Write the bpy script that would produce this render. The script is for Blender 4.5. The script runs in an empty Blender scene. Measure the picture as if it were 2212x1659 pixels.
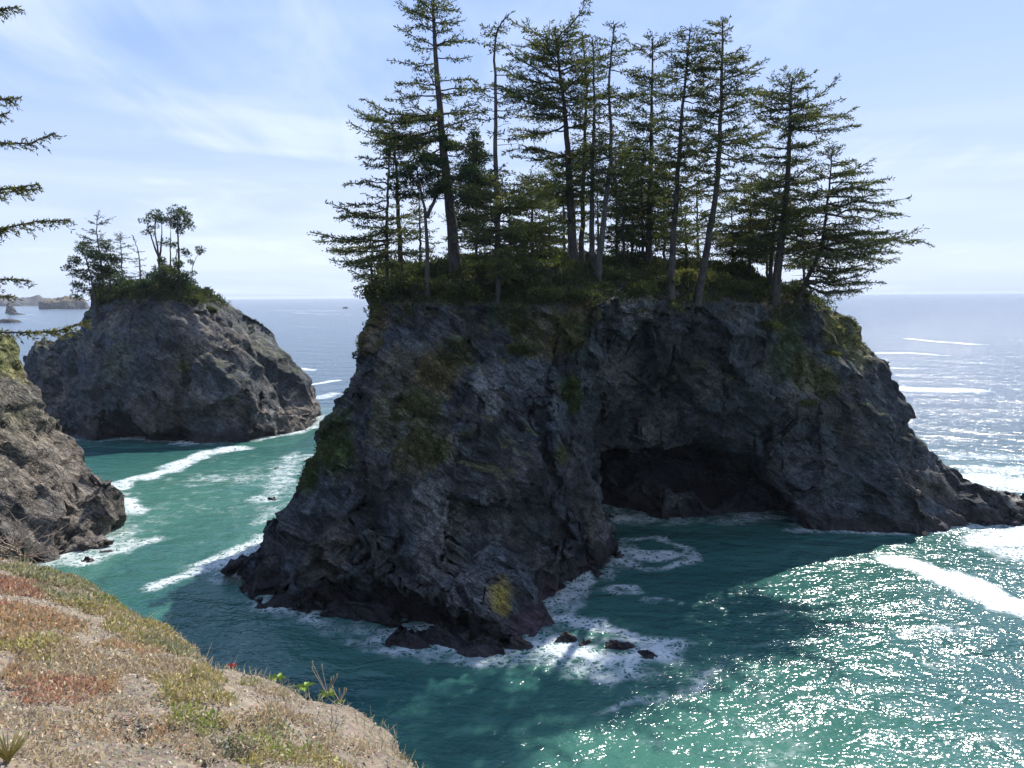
import bpy, bmesh, math, random
import numpy as np
from mathutils import Vector, Matrix
from mathutils.bvhtree import BVHTree

# ------------------------------------------------------------------ camera
scene = bpy.context.scene
col = scene.collection
H = 25.0                      # eye height above the sea
FPX, CX, CY = 1662.0, 1106.0, 829.5
PITCH = math.atan((829.5 - 639.4) / FPX)
ROLL = 0.0074
cp, sp, cr, sr = math.cos(PITCH), math.sin(PITCH), math.cos(ROLL), math.sin(ROLL)
FWD = np.array([0, cp, -sp])
UP0 = np.array([0, sp, cp])
RGT = np.array([cr, 0, 0]) - sr * UP0
UPV = np.array([sr, 0, 0]) + cr * UP0
cam_d = bpy.data.cameras.new('camera')
cam_d.sensor_width = 36.0
cam_d.lens = 36.0 * FPX / 2212.0
cam_d.clip_start = 0.1
cam_d.clip_end = 200000.0
cam = bpy.data.objects.new('camera', cam_d)
col.objects.link(cam)
cam.matrix_world = Matrix(((RGT[0], UPV[0], -FWD[0], 0), (RGT[1], UPV[1], -FWD[1], 0),
                           (RGT[2], UPV[2], -FWD[2], H), (0, 0, 0, 1)))
scene.camera = cam

# ------------------------------------------------------------------ light
SUN_AZ, SUN_EL = math.radians(33), math.radians(47)
SUN = Vector((math.sin(SUN_AZ) * math.cos(SUN_EL), math.cos(SUN_AZ) * math.cos(SUN_EL), math.sin(SUN_EL)))
sun_d = bpy.data.lights.new('sun', 'SUN')
sun_d.energy = 4.8
sun_d.angle = math.radians(0.53)
sun_d.color = (1.0, 0.95, 0.87)
sun = bpy.data.objects.new('sun', sun_d)
col.objects.link(sun)
sun.rotation_euler = (-SUN).to_track_quat('-Z', 'Y').to_euler()
sun.location = (60, 60, 120)

world = bpy.data.worlds.new('World')
scene.world = world
world.use_nodes = True


class NT:
    """small helper to write node trees"""
    def __init__(self, tree):
        self.t = tree
        tree.nodes.clear()

    def n(self, typ, ins=None, **props):
        nd = self.t.nodes.new(typ)
        for k, v in props.items():
            setattr(nd, k, v)
        for k, v in (ins or {}).items():
            self.set(nd.inputs[k], v)
        return nd

    def set(self, sock, v):
        if hasattr(v, 'is_output'):
            self.t.links.new(v, sock)
        elif hasattr(v, 'outputs'):
            self.t.links.new(v.outputs[0], sock)
        else:
            try:
                sock.default_value = v
            except Exception:
                sock.default_value = (*v, 1.0)

    def math(self, op, a, b=0.0, c=0.0, clamp=False):
        nd = self.n('ShaderNodeMath', operation=op, use_clamp=clamp)
        self.set(nd.inputs[0], a); self.set(nd.inputs[1], b)
        if op in ('MULTIPLY_ADD', 'SMOOTH_MIN', 'SMOOTH_MAX'):
            self.set(nd.inputs[2], c)
        return nd.outputs[0]

    def mix(self, fac, a, b, blend='MIX'):
        nd = self.n('ShaderNodeMix', data_type='RGBA', blend_type=blend)
        self.set(nd.inputs[0], fac); self.set(nd.inputs[6], a); self.set(nd.inputs[7], b)
        return nd.outputs[2]

    def smooth(self, x, lo, hi, to0=0.0, to1=1.0):
        nd = self.n('ShaderNodeMapRange', interpolation_type='SMOOTHSTEP')
        self.set(nd.inputs[0], x); self.set(nd.inputs[1], lo); self.set(nd.inputs[2], hi)
        self.set(nd.inputs[3], to0); self.set(nd.inputs[4], to1)
        return nd.outputs[0]

    def noise(self, vec, scale, detail=3.0, rough=0.55, dist=0.0, lac=2.0):
        nd = self.n('ShaderNodeTexNoise', {'Scale': scale, 'Detail': detail, 'Roughness': rough, 'Distortion': dist, 'Lacunarity': lac})
        if vec is not None:
            self.set(nd.inputs['Vector'], vec)
        return nd.outputs['Fac']

    def mapping(self, vec, scale=(1, 1, 1), rot=(0, 0, 0), loc=(0, 0, 0)):
        nd = self.n('ShaderNodeMapping', {'Scale': scale, 'Rotation': rot, 'Location': loc})
        self.set(nd.inputs['Vector'], vec)
        return nd.outputs[0]

    def ramp(self, x, stops):
        nd = self.n('ShaderNodeValToRGB')
        self.set(nd.inputs[0], x)
        e = nd.color_ramp.elements
        while len(e) < len(stops):
            e.new(0.5)
        for el, (p, c) in zip(e, stops):
            el.position = p
            el.color = (*c, 1.0)
        return nd.outputs[0]


def build_world():
    w = NT(world.node_tree)
    sky = w.n('ShaderNodeTexSky', sky_type='NISHITA', sun_disc=False)
    sky.sun_elevation = SUN_EL
    sky.sun_rotation = SUN_AZ
    sky.altitude = 20
    sky.air_density = 1.0
    sky.dust_density = 1.6
    sky.ozone_density = 2.2
    tc = w.n('ShaderNodeTexCoord')
    d = tc.outputs['Generated']
    sep = w.n('ShaderNodeSeparateXYZ', {0: d})
    z = w.math('MAXIMUM', sep.outputs[2], 0.0)
    zz = w.math('ADD', z, 0.10)
    px = w.math('DIVIDE', sep.outputs[0], zz)
    py = w.math('DIVIDE', sep.outputs[1], zz)
    pl = w.n('ShaderNodeCombineXYZ', {0: px, 1: py, 2: 0.0}).outputs[0]
    # soft high veil, streaked
    v1 = w.mapping(pl, scale=(0.50, 0.85, 1), rot=(0, 0, 0.55), loc=(1.3, 0.35, 0))
    n1 = w.noise(v1, 0.8, 3, 0.5, 0.8)
    v2 = w.mapping(pl, scale=(2.2, 0.7, 1), rot=(0, 0, 0.5), loc=(4.1, 2.2, 0))
    n2 = w.noise(v2, 1.5, 4, 0.6, 0.7)
    veil = w.smooth(w.math('MULTIPLY_ADD', n2, 0.30, n1), 0.58, 0.92)
    v3 = w.mapping(d, scale=(1.3, 1.3, 13.0))
    n3 = w.noise(v3, 1.5, 3, 0.5, 0.4)
    band = w.math('MULTIPLY', w.smooth(n3, 0.36, 0.66), w.smooth(z, 0.30, 0.02))
    hz = w.smooth(z, 0.31, 0.0)
    cl = w.math('MAXIMUM', w.math('MULTIPLY', veil, 0.90), w.math('MULTIPLY', band, 0.55))
    base = w.mix(0.80, sky, (3.3, 4.9, 9.2))
    base = w.mix(w.math('MULTIPLY', hz, 0.74), base, (6.5, 7.4, 9.1))
    cld = w.mix(cl, base, (7.3, 8.2, 9.9))
    bg = w.n('ShaderNodeBackground', {'Color': cld, 'Strength': 0.084})
    w.n('ShaderNodeOutputWorld', {'Surface': bg.outputs[0]})


build_world()
scene.view_settings.view_transform = 'Standard'
scene.view_settings.look = 'None'
scene.view_settings.exposure = 0.62
scene.view_settings.gamma = 1.0
scene.view_settings.use_curve_mapping = False
scene.cycles.use_denoising = True
scene.cycles.use_adaptive_sampling = True
scene.cycles.adaptive_threshold = 0.02
scene.cycles.max_bounces = 5
scene.cycles.diffuse_bounces = 3
scene.cycles.glossy_bounces = 3
scene.cycles.transmission_bounces = 3
scene.cycles.volume_bounces = 0
scene.cycles.sample_clamp_indirect = 4.0


# ------------------------------------------------------------------ pixel <-> world helpers (layout survey of the place)
def PROJ(X, Y, Z):
    P = np.array([X, Y, Z - H])
    d = P @ FWD
    return CX + FPX * (P @ RGT) / d, CY - FPX * (P @ UPV) / d


def RAY(px, py):
    return FWD + (px - CX) / FPX * RGT + (CY - py) / FPX * UPV


def AT(px, py, Y):            # the point at distance Y seen in that direction
    r = RAY(px, py)
    return r * (Y / r[1]) + np.array([0, 0, H])


def SEA(px, py, z=0.0):       # the point at height z seen in that direction
    r = RAY(px, py)
    return r * ((z - H) / r[2]) + np.array([0, 0, H])


def WX(px, Y, z):             # X of a point at distance Y and height z
    u = (px - CX) / FPX
    d = Y * cp - (z - H) * sp
    return (u * d + sr * (Y * sp + (z - H) * cp)) / cr


def SIL(curve, Y, z, px0=1106):
    ys = [c[0] for c in curve]; xs = [c[1] for c in curve]
    X = WX(px0, Y, z)
    for _ in range(3):
        py = PROJ(X, Y, z)[1]
        px = float(np.interp(py, ys, xs))
        X = WX(px, Y, z)
    return px


# ------------------------------------------------------------------ numpy noise
def _h(i, j, k, s):
    n = (i * 374761393 + j * 668265263 + k * 2147483647 + s * 1274126177) & 0xffffffff
    n = ((n ^ (n >> 13)) * 1274126177) & 0xffffffff
    n = ((n ^ (n >> 16)) * 2246822519) & 0xffffffff
    return (n ^ (n >> 15)) & 0xffffffff


_rs = np.random.RandomState(7)
_PERM = np.tile(_rs.permutation(1024), 3).astype(np.int32)
_GRAD = _rs.uniform(-1, 1, (1024, 3)).astype(np.float32)


def vnoise(p, s=0):
    p = np.asarray(p, dtype=np.float32)
    fl = np.floor(p)
    i0 = fl.astype(np.int32) & 1023
    f = p - fl
    u = f * f * f * (f * (f * 6 - 15) + 10)
    flat = not p[:, 2].any()
    fx, fy, fz = f[:, 0], f[:, 1], f[:, 2]
    ux, uy, uz = u[:, 0], u[:, 1], u[:, 2]
    so = (s * 131 + 17) & 1023
    out = np.zeros(len(p), np.float32)
    for dx in (0, 1):
        a = _PERM[i0[:, 0] + dx] + so
        wx = ux if dx else 1 - ux
        for dy in (0, 1):
            b = _PERM[(a + i0[:, 1] + dy) & 1023]
            wy = wx * (uy if dy else 1 - uy)
            for dz in ((0,) if flat else (0, 1)):
                c = _PERM[b + i0[:, 2] + dz]
                g = _GRAD[c]
                w = wy if flat else wy * (uz if dz else 1 - uz)
                out += w * (g[:, 0] * (fx - dx) + g[:, 1] * (fy - dy) + g[:, 2] * (fz - dz))
    return out


def fbm(p, oct=4, s=0, gain=0.5):
    a, r, q = 1.0, 0, np.asarray(p, dtype=np.float32)
    for o in range(oct):
        r = r + a * vnoise(q, s + o)
        q = q * 2.03 + np.array((13.7, 5.1, 0), np.float32)
        a *= gain
    return r


def ridged(p, oct=4, s=0):
    a, r, q = 1.0, 0, np.asarray(p, dtype=np.float32)
    for o in range(oct):
        r = r + a * (1 - 2 * np.abs(vnoise(q, s + o)) * 1.6)
        q = q * 2.1 + np.array((7.3, 3.9, 0), np.float32)
        a *= 0.5
    return r * 0.5


def sstep(x, a, b):
    t = np.clip((x - a) / (b - a), 0, 1)
    return t * t * (3 - 2 * t)


# ------------------------------------------------------------------ mesh helpers
def mesh_obj(name, V, F, mat, parent=None, smooth=True, attrs=None, cols=None):
    V = np.ascontiguousarray(V, dtype=np.float32)
    me = bpy.data.meshes.new(name)
    if isinstance(F, np.ndarray):
        k = F.shape[1]
        me.vertices.add(len(V)); me.vertices.foreach_set('co', V.ravel())
        me.loops.add(F.size); me.loops.foreach_set('vertex_index', F.astype(np.int32).ravel())
        me.polygons.add(len(F))
        me.polygons.foreach_set('loop_start', np.arange(0, F.size, k, dtype=np.int32))
        me.polygons.foreach_set('loop_total', np.full(len(F), k, dtype=np.int32))
        me.update(calc_edges=True)
    else:
        me.from_pydata(V.tolist(), [], F)
    me.polygons.foreach_set('use_smooth', np.full(len(me.polygons), smooth))
    for k, a in (attrs or {}).items():
        at = me.attributes.new(k, 'FLOAT', 'POINT'); at.data.foreach_set('value', np.asarray(a, dtype=np.float32))
    for k, a in (cols or {}).items():
        at = me.attributes.new(k, 'FLOAT_COLOR', 'POINT')
        a = np.concatenate([np.asarray(a, dtype=np.float32), np.ones((len(a), 1), np.float32)], 1)
        at.data.foreach_set('color', a.ravel())
    me.materials.append(mat)
    me.update()
    o = bpy.data.objects.new(name, me)
    col.objects.link(o)
    if parent is not None:
        o.parent = parent
    return o


def tag(o, label=None, cat=None, group=None, kind=None):
    if label: o['label'] = label
    if cat: o['category'] = cat
    if group: o['group'] = group
    if kind: o['kind'] = kind
    return o


def empty(name, loc=(0, 0, 0)):
    o = bpy.data.objects.new(name, None)
    o.location = loc
    o.empty_display_size = 0.3
    col.objects.link(o)
    return o


def new_mat(name):
    m = bpy.data.materials.new(name)
    m.use_nodes = True
    return m, NT(m.node_tree)


# ------------------------------------------------------------------ implicit rock: contour lines -> signed field -> surface nets
def sd_poly(X, Y, poly):
    d = np.full(X.shape, 1e18); inside = np.zeros(X.shape, bool)
    n = len(poly)
    for i in range(n):
        ax, ay = poly[i]; bx, by = poly[(i + 1) % n]
        ex, ey = bx - ax, by - ay
        wx, wy = X - ax, Y - ay
        t = np.clip((wx * ex + wy * ey) / (ex * ex + ey * ey + 1e-12), 0, 1)
        d = np.minimum(d, (wx - ex * t) ** 2 + (wy - ey * t) ** 2)
        c = (ay > Y) != (by > Y)
        if abs(ey) > 1e-12:
            inside ^= c & (X < ex * (Y - ay) / ey + ax)
    d = np.sqrt(d)
    return np.where(inside, -d, d)


def chaikin(poly):
    out = []
    n = len(poly)
    for i in range(n):
        a = np.array(poly[i]); b = np.array(poly[(i + 1) % n])
        out += [tuple(a * .75 + b * .25), tuple(a * .25 + b * .75)]
    return out


def surface_nets(f, org, h):
    nx, ny, nz = f.shape
    s = f < 0
    c = np.zeros((nx - 1, ny - 1, nz - 1), np.uint8)
    offs = [(i, j, k) for i in (0, 1) for j in (0, 1) for k in (0, 1)]
    for (i, j, k) in offs:
        c += s[i:nx - 1 + i, j:ny - 1 + j, k:nz - 1 + k]
    act = (c > 0) & (c < 8)
    I = np.argwhere(act)
    idx = np.full(act.shape, -1, np.int32); idx[act] = np.arange(len(I))
    val = np.stack([f[I[:, 0] + i, I[:, 1] + j, I[:, 2] + k] for (i, j, k) in offs], 1)
    acc = np.zeros((len(I), 3)); cnt = np.zeros(len(I))
    for a in range(8):
        for b in range(a + 1, 8):
            oa, ob = np.array(offs[a]), np.array(offs[b])
            if np.abs(oa - ob).sum() != 1:
                continue
            va, vb = val[:, a], val[:, b]
            m = (va < 0) != (vb < 0)
            t = np.where(m, va / np.where(m, va - vb, 1), 0)
            acc += np.where(m[:, None], oa + (ob - oa) * t[:, None], 0); cnt += m
    V = (I + acc / cnt[:, None]) * h + org
    Fs = []
    for ax in range(3):
        sl = [slice(None)] * 3; sh = [slice(None)] * 3
        sl[ax] = slice(0, -1); sh[ax] = slice(1, None)
        A = s[tuple(sl)]; B = s[tuple(sh)]
        b_, c_ = [(1, 2), (2, 0), (0, 1)][ax]
        for flip in (0, 1):
            E = np.argwhere((A & ~B) if not flip else (~A & B))
            ok = (E[:, b_] > 0) & (E[:, c_] > 0) & (E[:, b_] < f.shape[b_] - 1) & (E[:, c_] < f.shape[c_] - 1)
            E = E[ok]
            q = []
            for (db, dc) in ((-1, -1), (0, -1), (0, 0), (-1, 0)):
                P = E.copy(); P[:, b_] += db; P[:, c_] += dc
                q.append(idx[P[:, 0], P[:, 1], P[:, 2]])
            q = np.stack(q if not flip else q[::-1], 1)
            Fs.append(q)
    F = np.concatenate(Fs)
    F = F[(F >= 0).all(1)]
    return V, F


def vnormals(V, F):
    a, b, c, d = (V[F[:, i]] for i in range(4))
    n = np.cross(c - a, d - b)
    N = np.zeros_like(V)
    for i in range(4):
        for k in range(3):
            N[:, k] += np.bincount(F[:, i], weights=n[:, k], minlength=len(V))
    return N / (np.linalg.norm(N, axis=1, keepdims=True) + 1e-9)


SHORE = []      # (signed distance function at the waterline) of each rock, for the surf


def rock_surface(levels, h, carve=(), add=(), topk=3.0, smooth_k=1.0, pad=2.0, late=()):
    levels = [(z, chaikin(p)) for z, p in levels]
    P = np.array([q for _, p in levels for q in p])
    ext = [np.array(c) + np.array(r) for c, r in add] + [np.array(c) - np.array(r) for c, r in add]
    if ext:
        P = np.concatenate([P, np.array(ext)[:, :2]])
    lo, hi = P.min(0) - pad, P.max(0) + pad
    z0, z1 = levels[0][0] - 0.01, levels[-1][0] + 6 * max(1, h)
    xs = np.arange(lo[0], hi[0], h); ys = np.arange(lo[1], hi[1], h); zs = np.arange(z0, z1, h)
    X, Y = np.meshgrid(xs, ys, indexing='ij')
    S = [sd_poly(X, Y, p).astype(np.float32) for _, p in levels]
    lz = np.array([z for z, _ in levels])
    f = np.empty((len(xs), len(ys), len(zs)), np.float32)
    for k, z in enumerate(zs):
        if z >= lz[-1]:
            f[:, :, k] = S[-1] + (z - lz[-1]) * topk
        else:
            i = max(0, np.searchsorted(lz, z, 'right') - 1)
            t = (z - lz[i]) / (lz[i + 1] - lz[i])
            f[:, :, k] = S[i] * (1 - t) + S[i + 1] * t
    def ell(c, r):
        c = np.array(c); r = np.array(r)
        k0 = np.sqrt(((X - c[0]) / r[0])[:, :, None] ** 2 + ((Y - c[1]) / r[1])[:, :, None] ** 2 + (((zs - c[2]) / r[2]) ** 2)[None, None, :])
        return ((k0 - 1) * min(r)).astype(np.float32)
    for c, r in add:
        g = ell(c, r); kk = smooth_k
        hh = np.clip(0.5 + 0.5 * (f - g) / kk, 0, 1)
        f = f * (1 - hh) + g * hh - kk * hh * (1 - hh)
    for c, r in carve:
        g = -ell(c, r); kk = smooth_k * 0.7
        hh = np.clip(0.5 - 0.5 * (f - g) / kk, 0, 1)
        f = f * (1 - hh) + g * hh + kk * hh * (1 - hh)
    for c, r in late:
        f = np.minimum(f, ell(c, r))
    f[:, :, 0] = np.maximum(f[:, :, 0], 0.5)
    V, F = surface_nets(f, np.array([lo[0], lo[1], z0]), h)
    kz = int(round((0.0 - z0) / h))
    if 0 <= kz < f.shape[2]:
        SHORE.append((lo[0], lo[1], h, f[:, :, kz].copy()))
    return V, F


STRATA = np.array(Matrix.Rotation(math.radians(-34), 3, 'Y') @ Matrix.Rotation(math.radians(20), 3, 'X'))


def cell_ids(p, s):
    i0 = np.floor(p).astype(np.int64)
    best = np.full(len(p), 1e9); sec = np.full(len(p), 1e9); ids = np.zeros(len(p), np.int64)
    for dx in (-1, 0, 1):
        for dy in (-1, 0, 1):
            for dz in (-1, 0, 1):
                c = i0 + (dx, dy, dz)
                h = _h(c[:, 0], c[:, 1], c[:, 2], s)
                o = np.stack([(h & 1023) / 1023., ((h >> 10) & 1023) / 1023., ((h >> 20) & 1023) / 1023.], 1)
                v = p - (c + o)
                d = (v * v).sum(1)
                m = d < best
                sec = np.where(m, best, np.minimum(sec, d))
                ids = np.where(m, (c[:, 0] + 5000) * 100000000 + (c[:, 1] + 5000) * 10000 + c[:, 2] + 5000, ids)
                best = np.where(m, d, best)
    return np.unique(ids, return_inverse=True)[1], np.sqrt(sec) - np.sqrt(best)


def planarize(V, N, p, s, k, jit, size):
    """split the surface into joint-bounded blocks and flatten each towards its own plane"""
    ids, edge = cell_ids(p, s)
    n = ids.max() + 1
    cnt = np.bincount(ids, minlength=n)
    C = np.stack([np.bincount(ids, weights=V[:, i], minlength=n) for i in range(3)], 1) / cnt[:, None]
    M = np.stack([np.bincount(ids, weights=N[:, i], minlength=n) for i in range(3)], 1)
    rs = np.random.RandomState(s)
    M = M / (np.linalg.norm(M, axis=1, keepdims=True) + 1e-9) + rs.normal(0, 0.24, (n, 3))
    M /= np.linalg.norm(M, axis=1, keepdims=True)
    off = rs.normal(0, jit, n)
    d = ((V - C[ids]) * M[ids]).sum(1)
    d = np.clip(d, -size, size)
    return V - M[ids] * (d * k - off[ids] * np.minimum(1, k * 2))[:, None], edge


def relax(V, F, t):
    acc = np.zeros_like(V); cnt = np.zeros(len(V))
    for a, b in ((0, 1), (1, 2), (2, 3), (3, 0)):
        for u, v in ((a, b), (b, a)):
            for k in range(3):
                acc[:, k] += np.bincount(F[:, u], weights=V[F[:, v], k], minlength=len(V))
            cnt += np.bincount(F[:, u], minlength=len(V))
    return V * (1 - t) + acc / cnt[:, None] * t


def roughen(V, F, s, amp=1.0, base=1.0, top=None, flute=1.0):
    """break the smooth form into buttresses, joint blocks, ledges and cracks"""
    N = vnormals(V, F)
    keep = np.ones(len(V)) if top is None else np.clip(1.15 - sstep(N[:, 2], 0.45, 0.85) * sstep(V[:, 2], top - 3, top), 0.12, 1)
    d = 1.0 * fbm(V / (12 * base), 2, s + 3)
    wall = 1 - np.clip(np.abs(N[:, 2]) * 1.3, 0, 1)
    d = d + flute * wall * 2.1 * (ridged(V / (np.array((8.0, 8.0, 30.0)) * base), 2, s + 6) - 0.35)
    V = V + N * (d * amp * base * keep)[:, None]
    N = vnormals(V, F)
    q = (V / base) @ STRATA.T
    up = (V / base) @ np.array(Matrix.Rotation(math.radians(14), 3, 'Y')).T
    V, c1 = planarize(V, N, up / (8.5, 8.0, 13.0), s + 1, 0.75 * amp * keep, 0.24 * base, 2.6 * base)
    N = vnormals(V, F)
    wv = np.stack([vnoise(V / (2.5 * base), s + 50), vnoise(V / (2.5 * base), s + 51), vnoise(V / (2.5 * base), s + 52)], 1)
    V, c2 = planarize(V, N, q / (5.2, 3.6, 2.3) + 0.10 * wv, s + 2, 0.88 * amp * keep, 0.24 * base, 1.5 * base)
    N = vnormals(V, F)
    V, c3 = planarize(V, N, q / (1.9, 1.4, 0.85) + 0.25 * wv, s + 7, 0.80 * amp * keep, 0.10 * base, 0.7 * base)
    N = vnormals(V, F)
    d = -0.55 * np.exp(-(c1 / 0.035) ** 2) - 0.26 * np.exp(-(c2 / 0.06) ** 2) - 0.08 * np.exp(-(c3 / 0.10) ** 2)
    d = d + 0.16 * (ridged(q / (7.0, 5.0, 1.0), 3, s + 4) - 0.4) + 0.08 * fbm(V / (0.8 * base), 3, s + 5)
    V = V + N * (d * amp * base * keep)[:, None]
    V = relax(V, F, 0.12)
    return V, vnormals(V, F), np.minimum(c1, 1.0), np.minimum(c2, 1.0)


def lerp3(a, b, t):
    return a * (1 - t[:, None]) + np.asarray(b) * t[:, None]


def blob(V, c, r, s=5, warp=0.5):
    """soft irregular patch mask round a point"""
    d = np.linalg.norm((V - np.asarray(c)) / np.asarray(r), axis=1)
    m = d < 2.2
    out = np.zeros(len(V))
    out[m] = 1 - sstep(d[m] + warp * fbm(V[m] / 1.6, 3, s), 0.55, 1.1)
    return out


# ------------------------------------------------------------------ materials
def rock_material(name, bump=1.0, scale=1.0):
    m, t = new_mat(name)
    geo = t.n('ShaderNodeNewGeometry')
    P = geo.outputs['Position']
    tint = t.n('ShaderNodeVertexColor', layer_name='tint').outputs[0]
    rot = t.mapping(t.mapping(P, rot=(0.3, -0.62, 0.1)), scale=(0.62, 0.85, 1.9))
    n1 = t.noise(P, 1.0 * scale, 6, 0.68, 0.3)
    n2 = t.noise(rot, 1.5 * scale, 6, 0.66, 0.6)
    wv = t.n('ShaderNodeVectorMath', {0: rot, 1: t.n('ShaderNodeTexNoise', {'Vector': P, 'Scale': 1.3 * scale, 'Detail': 2.0}).outputs['Color']}, operation='ADD').outputs[0]
    vor = t.n('ShaderNodeTexVoronoi', {'Vector': wv, 'Scale': 0.75 * scale}, feature='DISTANCE_TO_EDGE').outputs['Distance']
    crack = t.smooth(vor, 0.0, 0.045)
    v = t.math('ADD', t.math('MULTIPLY', n1, 0.8), t.math('MULTIPLY', n2, 1.0))
    val = t.smooth(v, 0.62, 1.20, 0.30, 1.9)
    val = t.math('MULTIPLY', val, t.smooth(t.noise(P, 5.5 * scale, 3, 0.7), 0.34, 0.66, 0.62, 1.42))
    c = t.mix(1.0, tint, t.n('ShaderNodeCombineColor', {0: val, 1: val, 2: val}).outputs[0], 'MULTIPLY')
    vor2 = t.n('ShaderNodeTexVoronoi', {'Vector': wv, 'Scale': 0.20 * scale}, feature='DISTANCE_TO_EDGE').outputs['Distance']
    crack2 = t.smooth(vor2, 0.0, 0.016)
    crack = t.math('MULTIPLY', crack, t.math('MULTIPLY_ADD', crack2, 0.8, 0.2))
    c = t.mix(t.math('MULTIPLY', t.math('SUBTRACT', 1.0, crack), 0.6), c, (0.008, 0.008, 0.009))
    speck = t.smooth(t.noise(P, 4.5 * scale, 1, 0.5), 0.72, 0.77)
    c = t.mix(t.math('MULTIPLY', speck, t.smooth(n1, 0.5, 0.72, 0.0, 0.6)), c, (0.26, 0.26, 0.25))
    hgt = t.math('ADD', n2, t.math('MULTIPLY', crack, 0.22))
    b = t.n('ShaderNodeBump', {'Strength': 1.0, 'Distance': 0.38 * bump / scale, 'Height': hgt})
    sep = t.n('ShaderNodeSeparateXYZ', {0: P})
    wet = t.smooth(t.math('MULTIPLY_ADD', n1, 1.5, sep.outputs[2]), 2.4, 0.9)
    rough = t.math('MULTIPLY_ADD', wet, -0.45, 0.88)
    pb = t.n('ShaderNodeBsdfPrincipled', {'Base Color': c, 'Roughness': rough, 'Normal': b.outputs[0]})
    pb.inputs['Specular IOR Level'].default_value = 0.35
    t.n('ShaderNodeOutputMaterial', {'Surface': pb.outputs[0]})
    return m


ROCK = rock_material('sea_rock')
ROCK_FAR = rock_material('far_rock', scale=0.08)


def leaf_material(name, stops, trans=0.42):
    m, t = new_mat(name)
    var = t.n('ShaderNodeAttribute', attribute_name='var').outputs['Fac']
    oi = t.n('ShaderNodeObjectInfo').outputs['Random']
    x = t.math('ADD', t.math('MULTIPLY', var, 0.85), t.math('MULTIPLY', oi, 0.15))
    c = t.ramp(x, stops)
    d = t.n('ShaderNodeBsdfPrincipled', {'Base Color': c, 'Roughness': 0.6})
    d.inputs['Specular IOR Level'].default_value = 0.25
    tr = t.n('ShaderNodeBsdfTranslucent', {'Color': t.mix(1.0, c, (1.5, 1.6, 0.7), 'MULTIPLY')})
    mx = t.n('ShaderNodeMixShader', {0: trans, 1: d.outputs[0], 2: tr.outputs[0]})
    t.n('ShaderNodeOutputMaterial', {'Surface': mx.outputs[0]})
    return m


SPRUCE = leaf_material('spruce_needles', [(0.0, (0.022, 0.034, 0.018)), (0.40, (0.052, 0.066, 0.028)), (0.75, (0.110, 0.108, 0.040)), (1.0, (0.165, 0.135, 0.055))])
PINE = leaf_material('pine_needles', [(0.0, (0.016, 0.032, 0.018)), (0.6, (0.038, 0.060, 0.026)), (1.0, (0.09, 0.10, 0.036))])
SHRUB = leaf_material('shrub_leaves', [(0.0, (0.020, 0.030, 0.014)), (0.45, (0.046, 0.058, 0.022)), (0.8, (0.110, 0.108, 0.042)), (1.0, (0.17, 0.145, 0.075))])


def bark_material(name, a, b):
    m, t = new_mat(name)
    P = t.n('ShaderNodeNewGeometry').outputs['Position']
    n = t.noise(t.mapping(P, scale=(1, 1, 0.25)), 6.0, 5, 0.65, 0.4)
    n2 = t.noise(P, 1.2, 3)
    c = t.mix(t.smooth(t.math('ADD', n, t.math('MULTIPLY', n2, 0.5)), 0.5, 1.0), a, b)
    bp = t.n('ShaderNodeBump', {'Strength': 0.8, 'Distance': 0.08, 'Height': n})
    pb = t.n('ShaderNodeBsdfPrincipled', {'Base Color': c, 'Roughness': 0.9, 'Normal': bp.outputs[0]})
    pb.inputs['Specular IOR Level'].default_value = 0.2
    t.n('ShaderNodeOutputMaterial', {'Surface': pb.outputs[0]})
    return m


BARK = bark_material('spruce_bark', (0.030, 0.026, 0.024), (0.095, 0.082, 0.072))
BARK_GREY = bark_material('weathered_bark', (0.036, 0.031, 0.028), (0.11, 0.097, 0.087))

# ------------------------------------------------------------------ the big sea stack with the cave
def rock_tint(V, N, s, base=(0.048, 0.053, 0.056), warm=(0.082, 0.075, 0.066), cool=(0.034, 0.044, 0.051), sc=1.0, moss=0.5, mosscol=(0.080, 0.088, 0.026)):
    a = fbm(V / (9 * sc), 3, s); b = fbm(V / (3.0 * sc), 3, s + 9)
    T = np.tile(np.array(base), (len(V), 1))
    T = lerp3(T, warm, np.clip(a * 1.6 + 0.25, 0, 1))
    T = lerp3(T, cool, np.clip(b * 1.5 + 0.2, 0, 0.9))
    st = fbm(V / (np.array((2.2, 2.2, 15.0)) * sc), 3, s + 33)
    T = T * (1.0 + 0.9 * np.clip(fbm(V / (7.0 * sc), 2, s + 35), -0.5, 0.6) + 0.75 * np.clip(st, -0.6, 0.7))[:, None]
    g = sstep(N[:, 2] + 0.55 * fbm(V / (1.7 * sc), 3, s + 21), 0.62, 0.9) * sstep(V[:, 2], 5 * sc, 11 * sc) * moss
    T = lerp3(T, mosscol, g)
    wet = 1 - sstep(V[:, 2] + 1.2 * b, 0.9, 2.6)
    T = lerp3(T, (0.022, 0.017, 0.018), wet * 0.9)
    return T, g


def bvh_of(V, F):
    return BVHTree.FromPolygons([tuple(v) for v in V.tolist()], F.tolist())


def hit_px(bvh, px, py):
    r = Vector(RAY(px, py)).normalized()
    h = bvh.ray_cast(Vector((0, 0, H)), r)
    return np.array(h[0]) if h[0] is not None else None


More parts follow.
